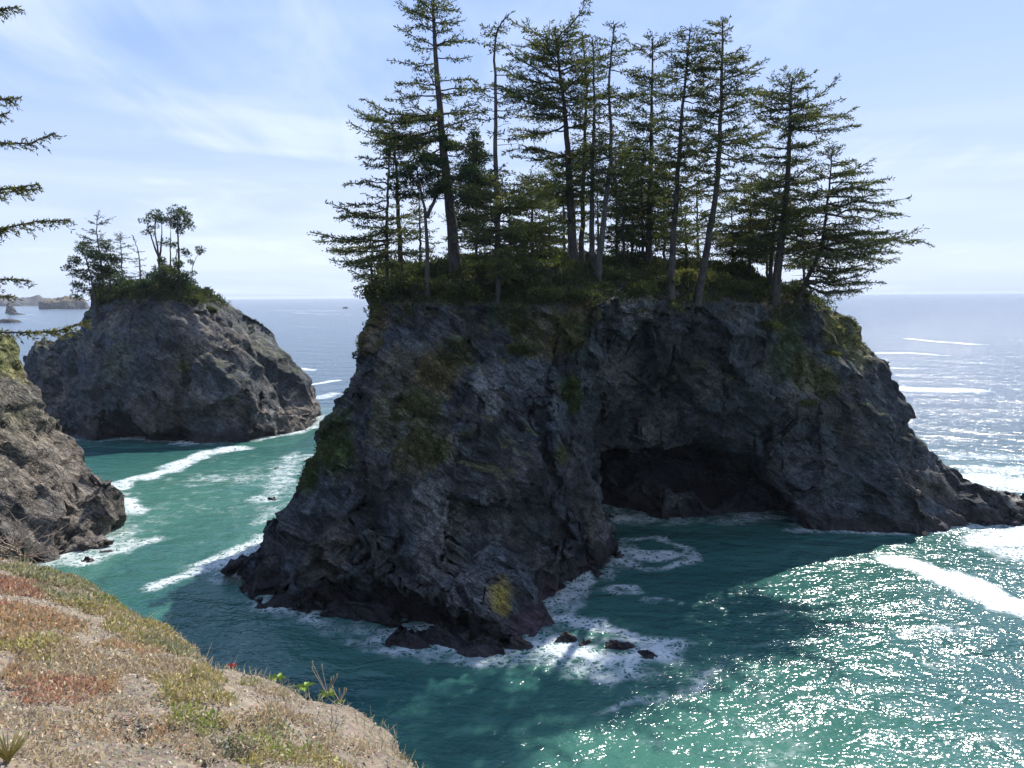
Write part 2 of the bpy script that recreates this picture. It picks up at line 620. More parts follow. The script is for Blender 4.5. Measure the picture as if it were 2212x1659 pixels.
L1 = [(520, 850), (560, 830), (590, 808), (620, 796), (660, 790), (720, 784), (780, 772), (850, 732), (900, 704), (960, 668), (1010, 646), (1040, 625), (1065, 598), (1085, 592), (1110, 601), (1150, 594), (1172, 582), (1190, 540), (1205, 502), (1225, 475), (1245, 482), (1290, 545)]
R1 = [(560, 1560), (600, 1650), (640, 1745), (660, 1795), (690, 1866), (740, 1885), (800, 1905), (860, 1930), (920, 1962), (980, 2010), (1020, 2052), (1050, 2105), (1080, 2130), (1125, 2150), (1160, 2120)]
FR1 = {
    -2.0: (69, 84, [(545, 60.7), (700, 54.9), (870, 50.7), (1060, 50.2), (1140, 50.7), (1195, 53.7), (1240, 60.7), (1265, 66.5), (1350, 72.5), (1352, 78), (1400, 86), (1600, 84), (1650, 79.5), (1750, 78), (1900, 77.5), (2050, 77.5), (2120, 78)]),
    0.0: (69, 84, [(548, 61.4), (700, 55.6), (870, 51.4), (1060, 50.9), (1140, 51.6), (1190, 54.4), (1236, 61.2), (1258, 66.8), (1340, 73), (1345, 78), (1400, 86), (1600, 84), (1650, 80), (1750, 78.6), (1900, 78.2), (2050, 78.2), (2110, 79)]),
    2.5: (69, 84, [(600, 61.7), (720, 56.9), (860, 53.0), (1000, 52.0), (1080, 52.2), (1140, 53.4), (1190, 57.2), (1250, 65.5), (1325, 71), (1325, 78), (1400, 85.5), (1600, 83.5), (1680, 80), (1800, 79), (1950, 79), (2060, 79.5)]),
    3.6: (69, 84.5, [(625, 62.55), (730, 58.1), (855, 54.3), (980, 53.2), (1060, 53.5), (1130, 54.9), (1200, 59.75), (1260, 66.4), (1312, 71.5), (1306, 78.5), (1400, 85), (1580, 83), (1690, 80), (1825, 79.3), (1965, 79.8)]),
    5.0: (69, 85, [(640, 63.05), (740, 59.1), (850, 55.5), (950, 54.3), (1040, 54.7), (1120, 56.6), (1210, 62.05), (1268, 67), (1300, 72), (1290, 79), (1400, 84), (1560, 82.5), (1700, 80), (1850, 79.6), (1980, 80.4)]),
    9.0: (69, 86, [(690, 64.6), (770, 61.1), (870, 56.8), (945, 56.0), (1030, 57.6), (1120, 58.4), (1200, 60.4), (1260, 64.8), (1270, 73), (1300, 81), (1450, 82), (1600, 80.8), (1750, 80.0), (1880, 80.4), (1970, 82)]),
    13.0: (70, 87, [(720, 66.5), (790, 62.8), (880, 58.4), (940, 58.6), (1040, 59.8), (1150, 60.6), (1220, 61.8), (1264, 65.5), (1272, 73), (1310, 79), (1500, 79.2), (1700, 79.6), (1830, 81), (1920, 83.5)]),
    17.0: (71, 88, [(760, 66.8), (830, 63.6), (900, 60.8), (1000, 60.8), (1150, 61.4), (1255, 64.4), (1280, 70), (1380, 76), (1600, 78.2), (1780, 80.4), (1870, 84)]),
    21.0: (72, 89, [(775, 67.6), (850, 64.6), (950, 62.4), (1100, 62.2), (1250, 64.6), (1320, 70), (1480, 75.6), (1700, 79), (1820, 83)]),
    24.0: (73, 89, [(790, 68.4), (880, 65.4), (1000, 63.6), (1150, 63.4), (1290, 66.4), (1480, 74), (1660, 78.4), (1750, 83)]),
    26.2: (76, 89, [(830, 71), (950, 67.6), (1150, 67.4), (1300, 70.6), (1450, 75.8), (1560, 80.2), (1620, 84)]),
    27.6: (82, 90, [(880, 76.5), (1000, 72.5), (1150, 72.6), (1300, 76), (1450, 81.0)]),
}


def stack_levels(FR, L, R, backs):
    out = []
    for z, (yl, yr, fr) in sorted(FR.items()):
        pts = []
        def addp(px, Y):
            pts.append((WX(px, Y, z), Y))
        addp(SIL(L, yl, z), yl)
        for px, Y in fr:
            addp(px, Y)
        addp(SIL(R, yr, z, 2000), yr)
        for side, dy, inset in backs:
            if side == 'R':
                addp(SIL(R, yr + dy, z, 2000) - inset, yr + dy)
            else:
                addp(SIL(L, yl + dy, z) + inset, yl + dy)
        out.append((z, pts))
    return out


lv = stack_levels(FR1, L1, R1, [('R', 9, 60), ('R', 22, 300), ('L', 42, 420), ('L', 28, 170), ('L', 11, 30)])


def W3(px, Y, z):
    return (WX(px, Y, z), Y, z)


carve = [
    (W3(1330, 90.5, 0.0), (8.5, 15.0, 12.0)),         # the big cave, roof falling to the right
    (W3(1440, 90.0, -0.8), (11.0, 15.0, 9.6)),
    (W3(1535, 89.0, -1.2), (10.0, 13.5, 6.2)),
    (W3(1095, 55.6, 7.2), (4.9, 7.0, 3.8)),           # hollow between the buttresses
    (W3(1165, 58.0, 5.6), (3.6, 5.2, 2.8)),
    (W3(770, 57.0, 0.9), (6.0, 4.6, 2.5)),            # undercut foot
    (W3(905, 53.2, 0.8), (4.6, 4.2, 2.3)),
    (W3(1565, 79.0, 9.0), (0.55, 2.0, 8.0)),          # vertical joints
    (W3(1760, 80.0, 11.0), (0.5, 1.8, 7.0)),
    (W3(1455, 77.0, 17.0), (0.6, 2.0, 5.0)),
    (W3(1010, 60.6, 17.0), (0.55, 1.9, 5.5)),
    (W3(860, 61.6, 17.5), (0.6, 2.2, 5.5)),
    (W3(1165, 61.0, 13.5), (0.5, 1.8, 5.0)),
    (W3(845, 57.5, 5.5), (0.6, 2.0, 3.6)),
    (W3(1300, 74.0, 9.0), (1.8, 5.0, 6.5)),           # cleft behind the pillar
    (W3(800, 60.5, 9.0), (2.2, 2.4, 4.5)),
]
adds = [
    (W3(2175, 86, -0.5), (11.0, 4.0, 2.9)),           # low reef ledge running out to the right
    (W3(2330, 88, -0.8), (12.0, 4.5, 2.6)),
    (W3(538, 67.2, 0.3), (2.9, 2.2, 2.3)),            # round lobe at the left foot
    (W3(2095, 83.5, 0.2), (6.0, 4.0, 3.6)),
    (W3(800, 59.2, 0.2), (3.0, 2.2, 1.7)),            # boulder under the undercut
    (W3(905, 55.6, 0.3), (2.0, 1.8, 1.3)),
    (W3(1110, 54.8, 2.0), (2.6, 2.0, 3.4)),           # buttress toe
    (W3(890, 58.6, 11.0), (2.2, 2.2, 4.0)),
    (W3(915, 57.0, 7.0), (1.6, 1.8, 4.5)),
    (W3(1300, 70.0, 1.0), (2.8, 2.6, 3.4)),
    (W3(1335, 73.0, 0.2), (1.8, 2.0, 1.9)),
]
ledges_and_added_floor = [(W3(790, 57.6, -0.7), (4.6, 2.4, 1.9)), (W3(930, 53.9, -0.7), (3.8, 2.3, 1.7)), (W3(1065, 51.6, -0.6), (2.8, 1.8, 1.8)), (W3(660, 60.5, -0.6), (2.4, 1.8, 1.5)), (W3(1440, 98.0, -3.0), (17.0, 17.0, 5.0)), (W3(1380, 93.0, -2.2), (8.0, 11.0, 4.2))]  # foot ledges, then rock floor added to hide bright water and darken the cave
V, F = rock_surface(lv, 0.28, carve, adds, topk=9.0, smooth_k=1.0, late=ledges_and_added_floor)
V, N, C1, C2 = roughen(V, F, 11, amp=0.95, base=1.2, top=25.0, flute=0.85)
bvh_main = bvh_of(V, F)
T, g = rock_tint(V, N, 31, moss=0.7)
# vegetated crown of the stack: soil, turf and roots
turf = sstep(N[:, 2] + 0.35 * fbm(V / 1.2, 3, 71), 0.30, 0.62) * sstep(V[:, 2] + 1.2 * fbm(V / 3.5, 3, 72), 22.0, 24.6)
T = lerp3(T, (0.050, 0.043, 0.024), turf)
GREEN, OLIVE, OCHRE, PALE = (0.055, 0.088, 0.022), (0.105, 0.100, 0.034), (0.150, 0.105, 0.042), (0.235, 0.235, 0.215)
patches = [
    (715, 950, 3.2, GREEN, .95), (668, 1022, 2.0, GREEN, .9), (735, 985, 2.2, GREEN, .7), (830, 905, 2.4, OLIVE, .5), (905, 885, 2.2, OLIVE, .9), (925, 965, 2.2, OLIVE, .95),
    (880, 990, 2.0, OCHRE, .5), (945, 805, 2.0, OCHRE, .85), (815, 690, 1.6, OCHRE, .8), (800, 740, 1.4, OCHRE, .6), (865, 800, 2.4, OCHRE, .35), (1225, 838, 1.7, GREEN, .9), (1240, 870, 1.6, GREEN, .7), (1222, 982, 1.1, OLIVE, .9),
    (1135, 700, 2.0, OLIVE, .8), (1190, 722, 2.4, OCHRE, .75), (1240, 725, 2.2, OLIVE, .8), (1255, 665, 1.6, OCHRE, .6), (1100, 670, 2.0, GREEN, .5), (985, 760, 1.8, OLIVE, .6),
    (1335, 775, 2.6, PALE, .42), (1050, 820, 1.4, PALE, .42), (1068, 870, 1.2, PALE, .40), (885, 930, 1.4, PALE, .4), (1370, 650, 2.4, PALE, .35), (1160, 690, 1.8, PALE, .3),
    (1690, 690, 3.0, GREEN, .6), (1700, 770, 3.2, GREEN, .55), (1740, 800, 2.6, OLIVE, .6), (1830, 715, 3.4, OLIVE, .8), (1800, 700, 2.0, (0.17, 0.15, 0.04), .8), (1785, 830, 2.0, OLIVE, .8), (1850, 760, 2.5, (0.16, 0.15, 0.06), .55),
    (1660, 640, 2.4, (0.17, 0.105, 0.065), .75), (1700, 640, 2.0, (0.17, 0.105, 0.065), .75), (1080, 1290, 1.25, (0.23, 0.17, 0.02), .95), (1085, 1255, .8, (0.16, 0.12, 0.02), .7),
    (930, 1100, 2.6, (0.19, 0.175, 0.15), .6), (950, 1190, 2.4, (0.17, 0.16, 0.145), .55), (1010, 1280, 2.6, (0.15, 0.14, 0.13), .5), (1300, 1130, 2.4, (0.15, 0.14, 0.12), .5), (700, 1190, 3.0, (0.13, 0.105, 0.075), .5),
    (1180, 1310, 2.6, (0.055, 0.030, 0.042), .8), (1140, 1360, 2.0, (0.055, 0.030, 0.042), .8),
]
for i, (px, py, r, c, k) in enumerate(patches):
    p = hit_px(bvh_main, px, py)
    if p is not None:
        T = lerp3(T, c, blob(V, p, (r, r * 1.6, r), 200 + i) * k * 0.85)
stack = mesh_obj('sea_stack', V, F, ROCK, cols={'tint': T})
tag(stack, 'great dark sea stack with a cave at its foot and a spruce grove on top', 'sea stack')
main_VN = (V, N, turf)

# ------------------------------------------------------------------ smaller sea stack to the left, behind
L2 = [(600, 240), (640, 190), (660, 183), (690, 170), (715, 155), (727, 139), (731, 110), (735, 80), (750, 30), (800, 10), (950, -10)]
R2 = [(600, 400), (636, 440), (645, 478), (675, 530), (705, 570), (750, 612), (800, 644), (845, 672), (880, 702), (900, 706), (930, 680)]
FR2 = {
    -2.0: (146, 160, [(100, 139), (180, 133.5), (300, 131), (430, 129.2), (480, 129.8), (560, 134), (620, 138), (668, 141.5), (696, 152)]),
    0.0: (147, 159, [(100, 140), (180, 134), (300, 131.5), (430, 130), (480, 130.6), (560, 135), (620, 139), (664, 142.5), (690, 152)]),
    6.0: (148, 157, [(110, 144), (190, 136.5), (300, 132.6), (430, 131.2), (495, 132), (550, 136.8), (600, 142), (650, 150)]),
    12.0: (148, 156, [(130, 147), (200, 138), (300, 133.6), (420, 132.4), (490, 134.4), (550, 142), (600, 150)]),
    15.5: (148, 156, [(140, 148), (205, 139), (300, 134.2), (410, 133.2), (480, 136.5), (540, 145)]),
    18.0: (150, 156, [(165, 148), (212, 140), (300, 135), (400, 134), (465, 138), (520, 147)]),
    22.0: (151, 155, [(190, 148), (225, 142), (310, 137), (400, 135.6), (455, 140.5), (490, 149)]),
    25.0: (152, 155, [(215, 149), (300, 141), (400, 139), (440, 145)]),
    26.4: (154, 157, [(235, 151), (320, 145), (390, 145)]),
}
lv = stack_levels(FR2, L2, R2, [('R', 8, 40), ('L', 22, 130), ('L', 12, 60)])
V, F = rock_surface(lv, 0.45, [(W3(553, 138, 3), (0.9, 4.5, 8)), (W3(255, 132.5, 0.5), (6, 3.5, 3.2)), (W3(345, 131.5, 0.3), (6, 3, 2.4)), (W3(400, 134.5, 14), (1.0, 2.5, 7))], [(W3(520, 135, 3), (3.6, 3.0, 8.0))], topk=5.0, smooth_k=1.2)
V, N, C1, C2 = roughen(V, F, 47, amp=0.85, base=1.4, top=25.0, flute=0.6)
bvh_left = bvh_of(V, F)
T, g = rock_tint(V, N, 61, moss=0.45, warm=(0.120, 0.104, 0.088))
turf2 = sstep(N[:, 2] + 0.35 * fbm(V / 1.6, 3, 73), 0.35, 0.65) * sstep(V[:, 2] + 1.2 * fbm(V / 3.5, 3, 74), 22.6, 24.8)
T = lerp3(T, (0.075, 0.058, 0.038), turf2)
for i, (px, py, r, c, k) in enumerate([(400, 790, 1.6, OLIVE, .6), (430, 700, 4.0, (0.17, 0.14, 0.125), .4), (500, 740, 5.0, (0.13, 0.115, 0.10), .35), (110, 790, 3.0, (0.15, 0.13, 0.105), .5), (650, 900, 5.0, (0.18, 0.15, 0.12), .6), (250, 790, 4.0, (0.09, 0.10, 0.05), .35)]):
    p = hit_px(bvh_left, px, py)
    if p is not None:
        T = lerp3(T, c, blob(V, p, (r, r * 2, r), 240 + i) * k)
o = mesh_obj('sea_stack', V, F, ROCK, cols={'tint': T})
tag(o, 'smaller dome shaped dark sea stack across the green channel, wind bent pines on top', 'sea stack')
left_VN = (V, N, turf2)

# ------------------------------------------------------------------ rock buttress of the mainland, cut by the left edge
R3 = [(600, -150), (700, -30), (715, 0), (740, 24), (770, 44), (820, 72), (860, 102), (900, 132), (950, 172), (1000, 206), (1020, 214), (1045, 216), (1080, 236), (1110, 256), (1130, 268), (1145, 268), (1160, 245)]
FR3 = {
    -2.0: (84, [(-500, 40), (-250, 58), (0, 65.5), (100, 69.4), (150, 72), (240, 77.5), (275, 82)]),
    0.0: (84, [(-500, 41), (-250, 59), (0, 66), (100, 70), (150, 72.6), (238, 78.2), (268, 82)]),
    2.0: (84, [(-500, 42), (-250, 60), (0, 67), (90, 71.5), (150, 75), (230, 80)]),
    6.0: (85, [(-500, 43), (-250, 61.5), (-20, 69), (60, 73.5), (130, 77.5), (190, 81)]),
    12.0: (86, [(-500, 44), (-250, 63), (-30, 71), (40, 76), (95, 81)]),
    17.0: (87, [(-500, 45), (-250, 65), (-60, 73), (0, 78.5)]),
    20.0: (87, [(-500, 46), (-250, 67), (-80, 75), (-15, 82)]),
    23.0: (88, [(-500, 47), (-250, 69), (-120, 77), (-70, 84)]),
}
lv = []
for z, (yr, fr) in sorted(FR3.items()):
    pts = [(WX(px, Y, z), Y) for px, Y in fr]
    pts.append((WX(SIL(R3, yr, z, 100), yr, z), yr))
    pts.append((WX(SIL(R3, yr + 7, z, 100) - 30, yr + 7, z), yr + 7))
    pts += [(-80, yr + 16), (-100, 85), (-95, 40)]
    lv.append((z, pts))
V, F = rock_surface(lv, 0.40, [(W3(160, 75, 3.0), (1.6, 3, 4.0)), (W3(60, 70, 4.0), (2.6, 2.5, 4.5)), (W3(120, 76.5, 8.5), (1.5, 2.6, 2.5))], [(W3(228, 80.5, 1.5), (3.0, 2.6, 4.5)), (W3(170, 75.5, -0.3), (4.5, 2.5, 1.5))], topk=4.0, smooth_k=1.0)
V, N, C1, C2 = roughen(V, F, 83, amp=0.95, base=1.1, top=30.0)
bvh_butt = bvh_of(V, F)
T, g = rock_tint(V, N, 91, base=(0.074, 0.067, 0.060), warm=(0.118, 0.100, 0.080), cool=(0.048, 0.049, 0.050), moss=0.35)
for i, (px, py, r, c, k) in enumerate([(15, 780, 3.2, (0.12, 0.115, 0.035), .95), (35, 800, 2.2, (0.13, 0.11, 0.05), .7), (10, 760, 2.5, (0.10, 0.11, 0.035), .8), (45, 895, 1.3, OLIVE, .6), (100, 1000, 5, (0.16, 0.135, 0.105), .6), (60, 900, 4, (0.14, 0.125, 0.09), .5), (180, 1150, 4, (0.17, 0.145, 0.12), .6)]):
    p = hit_px(bvh_butt, px, py)
    if p is not None:
        T = lerp3(T, c, blob(V, p, (r, r * 1.6, r), 270 + i) * k)
o = mesh_obj('rock_buttress', V, F, ROCK, cols={'tint': T})
tag(o, 'sunlit jagged rock buttress with mossy top cut by the left edge of the photo', 'cliff')
butt_VN = (V, N)


# ------------------------------------------------------------------ far coast and small rocks
def simple_rock(name, outline, zs, h, s, amp, base, tint, label, cat, group=None, mat=None, moss=0.0, topk=3.0):
    """outline: waterline polygon; zs: list of (height, shrink towards the centre, shift)"""
    c = np.mean(np.array(outline), 0)
    lv = [(z, [tuple(c + (np.array(p) - c) * k + np.array(sh)) for p in outline]) for z, k, sh in zs]
    V, F = rock_surface(lv, h, topk=topk, pad=h * 4 + base)
    V, N, a, b = roughen(V, F, s, amp=amp, base=base)
    T, g = rock_tint(V, N, s, base=tint[0], warm=tint[1], cool=tint[2], sc=base, moss=0)
    if moss:
        top = max(z for z, _, _ in zs)
        T = lerp3(T, (0.15, 0.12, 0.05), sstep(N[:, 2], 0.5, 0.8) * sstep(V[:, 2], top * 0.55, top * 0.8) * moss)
    o = mesh_obj(name, V, F, mat or ROCK, cols={'tint': T})
    return tag(o, label, cat, group)


DARK = ((0.075, 0.066, 0.060), (0.10, 0.085, 0.07), (0.05, 0.05, 0.052))


def ring(cx, cy, rx, ry, n=12, s=0, rot=0.0):
    rnd = random.Random(s)
    out = []
    for i in range(n):
        a = 2 * math.pi * i / n
        k = rnd.uniform(0.78, 1.15)
        x, y = rx * k * math.cos(a), ry * k * math.sin(a)
        out.append((cx + x * math.cos(rot) - y * math.sin(rot), cy + x * math.sin(rot) + y * math.cos(rot)))
    return out


# headland
hp = [AT(px, 660, Y) for px, Y in ((-420, 3100), (-150, 3050), (20, 3080), (110, 3150), (150, 3300), (120, 3600), (-420, 3900))]
lv = []
ol = [(p[0], p[1]) for p in hp]
simple_rock('headland', ol, [(-8, 1.03, (0, 0)), (0, 1.0, (0, 0)), (22, 0.93, (-25, 20)), (34, 0.80, (-110, 40)), (50, 0.62, (-260, 60)), (62, 0.45, (-380, 80))], 12.0, 301, 0.8, 14.0, DARK, 'long blue hazed headland on the horizon at the far left', 'headland', mat=ROCK_FAR, moss=0.5, topk=6.0)
a, b = SEA(60, 668), SEA(133, 668.5)
simple_rock('sea_stack', ring((a[0] + b[0]) / 2, a[1] + 30, (b[0] - a[0]) / 2, 34, 12, 5), [(-4, 1.03, (0, 0)), (0, 1.0, (0, 0)), (12, 0.93, (2, 0)), (20, 0.84, (4, 0)), (24, 0.66, (8, 4))], 2.6, 305, 0.8, 4.0, DARK, 'distant flat topped sea stack with straw coloured grass in front of the headland', 'sea stack', mat=ROCK_FAR, moss=0.9)
p = SEA(100, 647, 24); 
a, b = SEA(3, 677), SEA(26, 677)
simple_rock('sea_stack', ring((a[0] + b[0]) / 2, a[1] + 8, (b[0] - a[0]) / 2, 9, 9, 6), [(-3, 1.1, (0, 0)), (0, 1.0, (0, 0)), (8, 0.75, (-1, 0)), (14, 0.5, (-3, 0)), (20, 0.22, (-4.5, 0))], 1.1, 307, 0.7, 2.0, DARK, 'small pointed distant rock spire at the left edge of the sea', 'sea stack', mat=ROCK_FAR)
a, b = SEA(14, 680), SEA(54, 680)
simple_rock('reef_rock', ring((a[0] + b[0]) / 2, a[1], (b[0] - a[0]) / 2, 7, 10, 7), [(-3, 1.1, (0, 0)), (0, 1.0, (0, 0)), (2.2, 0.6, (-4, 0))], 0.9, 309, 0.5, 1.4, DARK, 'low flat reef running right from the small distant spire', 'rock', mat=ROCK_FAR)
a, b = SEA(-20, 697), SEA(42, 697)
simple_rock('reef_rock', ring((a[0] + b[0]) / 2, a[1], (b[0] - a[0]) / 2, 8, 10, 8), [(-3, 1.1, (0, 0)), (0, 1.0, (0, 0)), (3.0, 0.7, (-2, 0))], 0.8, 311, 0.5, 1.3, DARK, 'low dark reef half hidden behind the overhanging spruce bough', 'rock', mat=ROCK_FAR)
for k, (px, py, w, hh, lab) in enumerate([(166, 665.5, 7, 2.2, 'tiny rock in the surf right of the distant flat topped stack'), (747, 666, 9, 2.6, 'tiny dark rock on the open sea beside the big stack')]):
    p = SEA(px, py); r = w * p[1] / FPX
    simple_rock('reef_rock', ring(p[0], p[1], r, r * .6, 9, 20 + k), [(-3, 1.1, (0, 0)), (0, 1.0, (0, 0)), (hh, 0.5, (0, 0))], 0.9, 320 + k, 0.5, 1.2, DARK, lab, 'rock', mat=ROCK_FAR)
WETROCK = ((0.040, 0.030, 0.028), (0.075, 0.058, 0.045), (0.028, 0.025, 0.028))
near_rocks = [
    (597, 1012, 0.55, 0.5, 0.55, 'small round rock in foam of the green channel'),
    (588, 1078, 0.7, 0.5, 0.5, 'low rock awash at the left foot of the big stack'),
    (237, 1190, 0.95, 0.6, 0.75, 'blocky dark rock standing in water below the sunlit buttress'),
    (185, 1212, 1.2, 0.55, 0.4, 'flat wet rock at the waterline of the sunlit buttress'),
    (1215, 1382, 1.3, 0.75, 0.55, 'wave washed rock nearest the toe of the big stack'),
    (1268, 1392, 0.9, 0.6, 0.5, 'small wave washed rock in the middle of the foaming reef'),
    (1335, 1394, 1.35, 0.85, 0.75, 'brown wave washed rock, largest of the foaming reef'),
    (1395, 1416, 1.1, 0.7, 0.5, 'outermost right rock of the foaming reef'),
    (1345, 1272, 1.0, 0.7, 0.25, 'dark rock just awash between cave and foaming reef'),
    (1290, 1240, 1.2, 0.8, 0.35, 'dark weedy rock at the foot of the cave pillar'),
    (575, 1310, 0.9, 0.5, 0.35, 'dark rock awash in shadow at the left foot of the big stack'),
]
for k, (px, py, rx, ry, hh, lab) in enumerate(near_rocks):
    p = SEA(px, py, 0.1)
    simple_rock('sea_rock', ring(p[0], p[1], rx, ry, 9, 40 + k), [(-1.2, 1.5, (0, 0)), (-0.2, 1.12, (0, 0)), (hh * 0.45, 0.8, (0.05, 0)), (hh * 0.75, 0.45, (0.1, 0.05))], 0.11, 340 + k, 0.9, 0.26, WETROCK, lab, 'rock', topk=1.5)

# ------------------------------------------------------------------ the sea
def shore_dist(X, Y):
    d = np.full(X.shape, 50.0)
    for (x0, y0, h, f) in SHORE:
        i = (X - x0) / h; j = (Y - y0) / h
        ok = (i > 0) & (j > 0) & (i < f.shape[0] - 2) & (j < f.shape[1] - 2)
        ii = np.clip(i.astype(int), 0, f.shape[0] - 2); jj = np.clip(j.astype(int), 0, f.shape[1] - 2)
        v = np.where(ok, f[ii, jj], 50.0)
        d = np.minimum(d, v)
    return d


def grade(lo, hi, step, far, g):
    xs = list(np.arange(lo, hi, step))
    s = step; x = xs[-1]
    while x < far:
        s *= g if s < 60 else 1.35
        x += s; xs.append(x)
    return xs


xr = grade(0.0, 96.0, 0.68, 14000, 1.034)
xl = [-x for x in grade(0.0, 60.0, 0.68, 14000, 1.034)][1:][::-1]
yf = grade(18.0, 145.0, 0.6, 14000, 1.016)
yb = [18 - 3 * 1.6 ** k for k in range(1, 14)][::-1]
xs = np.array(xl + xr); ys = np.array(yb + yf)
X, Y = np.meshgrid(xs, ys, indexing='ij')
x, y = X.ravel(), Y.ravel()
r = np.hypot(x, y)
near = 1 - sstep(r, 110, 240)
q = np.stack([x * 0.85 + y * 0.35, y - x * 0.3, np.zeros_like(x)], 1)
swell = 0.30 * fbm(q / (17, 11, 1), 2, 401) + 0.16 * fbm(q / (5.2, 3.2, 1), 2, 402) + 0.07 * (ridged(q / (2.2, 1.5, 1), 2, 403) - 0.3)
z = swell * near
sd = shore_dist(x, y)
PXY = np.stack([x, y, np.zeros_like(x)], 1)


wx_ = x + 2.1 * vnoise(PXY / 3.0, 500); wy_ = y + 2.1 * vnoise(PXY / 3.0 + np.array((31.3, 0, 0)), 501)


def seg_foam(pts, w0, w1):
    P = [SEA(px, py)[:2] for px, py in pts]
    A = np.array(P); mg = 1.3 * max(w0, w1) + 3
    m = (x > A[:, 0].min() - mg) & (x < A[:, 0].max() + mg) & (y > A[:, 1].min() - mg) & (y < A[:, 1].max() + mg)
    wx, wy = wx_[m], wy_[m]
    best = np.full(len(wx), 1e9)
    n = len(P) - 1
    for i in range(n):
        a, b = P[i], P[i + 1]
        e = b - a
        t = np.clip(((wx - a[0]) * e[0] + (wy - a[1]) * e[1]) / (e @ e + 1e-9), 0, 1)
        d = np.hypot(wx - a[0] - e[0] * t, wy - a[1] - e[1] * t)
        wd = w0 + (w1 - w0) * (i + t) / n
        best = np.minimum(best, d / wd)
    out = np.zeros(len(x))
    out[m] = 1 - sstep(best, 0.15, 1.35)
    return out


foam = np.zeros(len(x))
streaks = [  # solid white drifts and lacy foam: points, widths in metres, strength
    ([(505, 968), (450, 978), (405, 995), (360, 1018), (310, 1032), (262, 1042)], 3.0, 1.8, 0.86),
    ([(262, 1042), (245, 1060), (262, 1092), (290, 1106)], 1.9, 2.3, 0.80),
    ([(385, 957), (422, 957)], 1.8, 1.8, 0.8),
    ([(450, 945), (560, 945), (650, 932), (690, 915)], 1.2, 1.5, 0.62),
    ([(640, 985), (610, 1020), (600, 1060), (560, 1085)], 3.6, 2.6, 0.46),
    ([(590, 1100), (560, 1130)], 2.2, 1.8, 0.42),
    ([(595, 1160), (520, 1190), (450, 1225), (390, 1250), (345, 1268)], 2.6, 1.4, 0.72),
    ([(590, 1165), (540, 1182)], 1.8, 1.6, 0.75),
    ([(330, 1170), (260, 1185), (200, 1205), (140, 1222)], 1.8, 1.2, 0.62),
    ([(560, 1300), (610, 1312), (660, 1322), (690, 1345)], 1.3, 0.9, 0.62),
    ([(895, 1405), (935, 1392)], 0.5, 0.4, 0.8),
    ([(1190, 1395), (1250, 1412), (1330, 1425), (1430, 1412)], 1.8, 1.3, 0.86),
    ([(1205, 1340), (1280, 1345), (1340, 1368), (1430, 1390)], 1.6, 1.4, 0.70),
    ([(1130, 1400), (1260, 1450), (1350, 1455), (1470, 1400)], 2.2, 1.6, 0.50),
    ([(1388, 1198), (1432, 1200)], 2.2, 1.8, 0.80),
    ([(1350, 1165), (1440, 1165), (1500, 1195), (1455, 1228), (1380, 1232), (1345, 1205)], 1.1, 0.9, 0.60),
    ([(1335, 1262), (1370, 1268)], 0.7, 0.6, 0.72),
    ([(1280, 1230), (1250, 1265), (1215, 1310)], 1.0, 1.2, 0.58),
    ([(1400, 1300), (1470, 1310)], 0.7, 0.5, 0.5),
    ([(1930, 1213), (1985, 1225), (2060, 1258), (2140, 1290), (2260, 1330)], 1.7, 2.0, 1.5),
    ([(2180, 1318), (2260, 1332)], 1.4, 1.8, 1.2),
    ([(2130, 1172), (2200, 1160), (2320, 1150)], 3.0, 6.0, 0.95),
    ([(2180, 1195), (2320, 1185)], 3.0, 4.0, 0.68),
    ([(2120, 1035), (2200, 1048), (2330, 1060)], 5.0, 8.0, 0.85),
    ([(2120, 1015), (2300, 1020)], 4.0, 6.0, 0.58),
    ([(2070, 985), (2240, 990)], 3.5, 3.5, 0.45),
    ([(1905, 763), (1960, 762), (2042, 768)], 4.5, 2.0, 1.0),
    ([(1955, 731), (2040, 739), (2112, 744)], 2.5, 4.5, 1.0),
    ([(1925, 838), (2000, 842), (2095, 843)], 9.0, 6.0, 0.72),
    ([(1900, 795), (1965, 796)], 2.0, 2.0, 0.7),
    ([(590, 671), (660, 672), (750, 671)], 6.0, 10.0, 0.9),
    ([(640, 676), (700, 679), (755, 680)], 5.0, 4.0, 0.85),
    ([(635, 795), (655, 796), (675, 800)], 2.5, 2.5, 0.8),
    ([(650, 834), (690, 828), (725, 822)], 1.6, 2.4, 0.9),
    ([(640, 705), (690, 708)], 3.0, 2.0, 0.6),
    ([(690, 860), (720, 850)], 4.0, 3.5, 0.55),
    ([(130, 665), (210, 666)], 8.0, 8.0, 0.9),
    ([(55, 669), (130, 669)], 7.0, 7.0, 0.85),
    ([(20, 678), (75, 681)], 5.0, 4.0, 0.8),
    ([(30, 686), (120, 700)], 3.0, 3.0, 0.55),
    ([(0, 661), (90, 660)], 14.0, 14.0, 0.8),
    ([(1290, 1560), (1420, 1490), (1520, 1480)], 0.6, 0.5, 0.42),
    ([(1380, 1520), (1480, 1500), (1560, 1440)], 0.7, 0.5, 0.42),
    ([(1950, 1370), (2080, 1360)], 1.0, 1.0, 0.42),
    ([(2000, 1440), (2090, 1420)], 0.8, 0.8, 0.36),
]
for i, (pts, w0, w1, k) in enumerate(streaks):
    foam = np.maximum(foam, seg_foam(pts, w0, w1) * k)
fb = fbm(PXY / 4.5, 3, 431)
shore = (1 - sstep(sd + 1.0 * fb, 0.2, 1.7)) * (0.52 + 0.5 * fbm(PXY / 9.0, 2, 433))
foam = np.maximum(foam, np.clip(shore * 0.85, 0, 0.65))
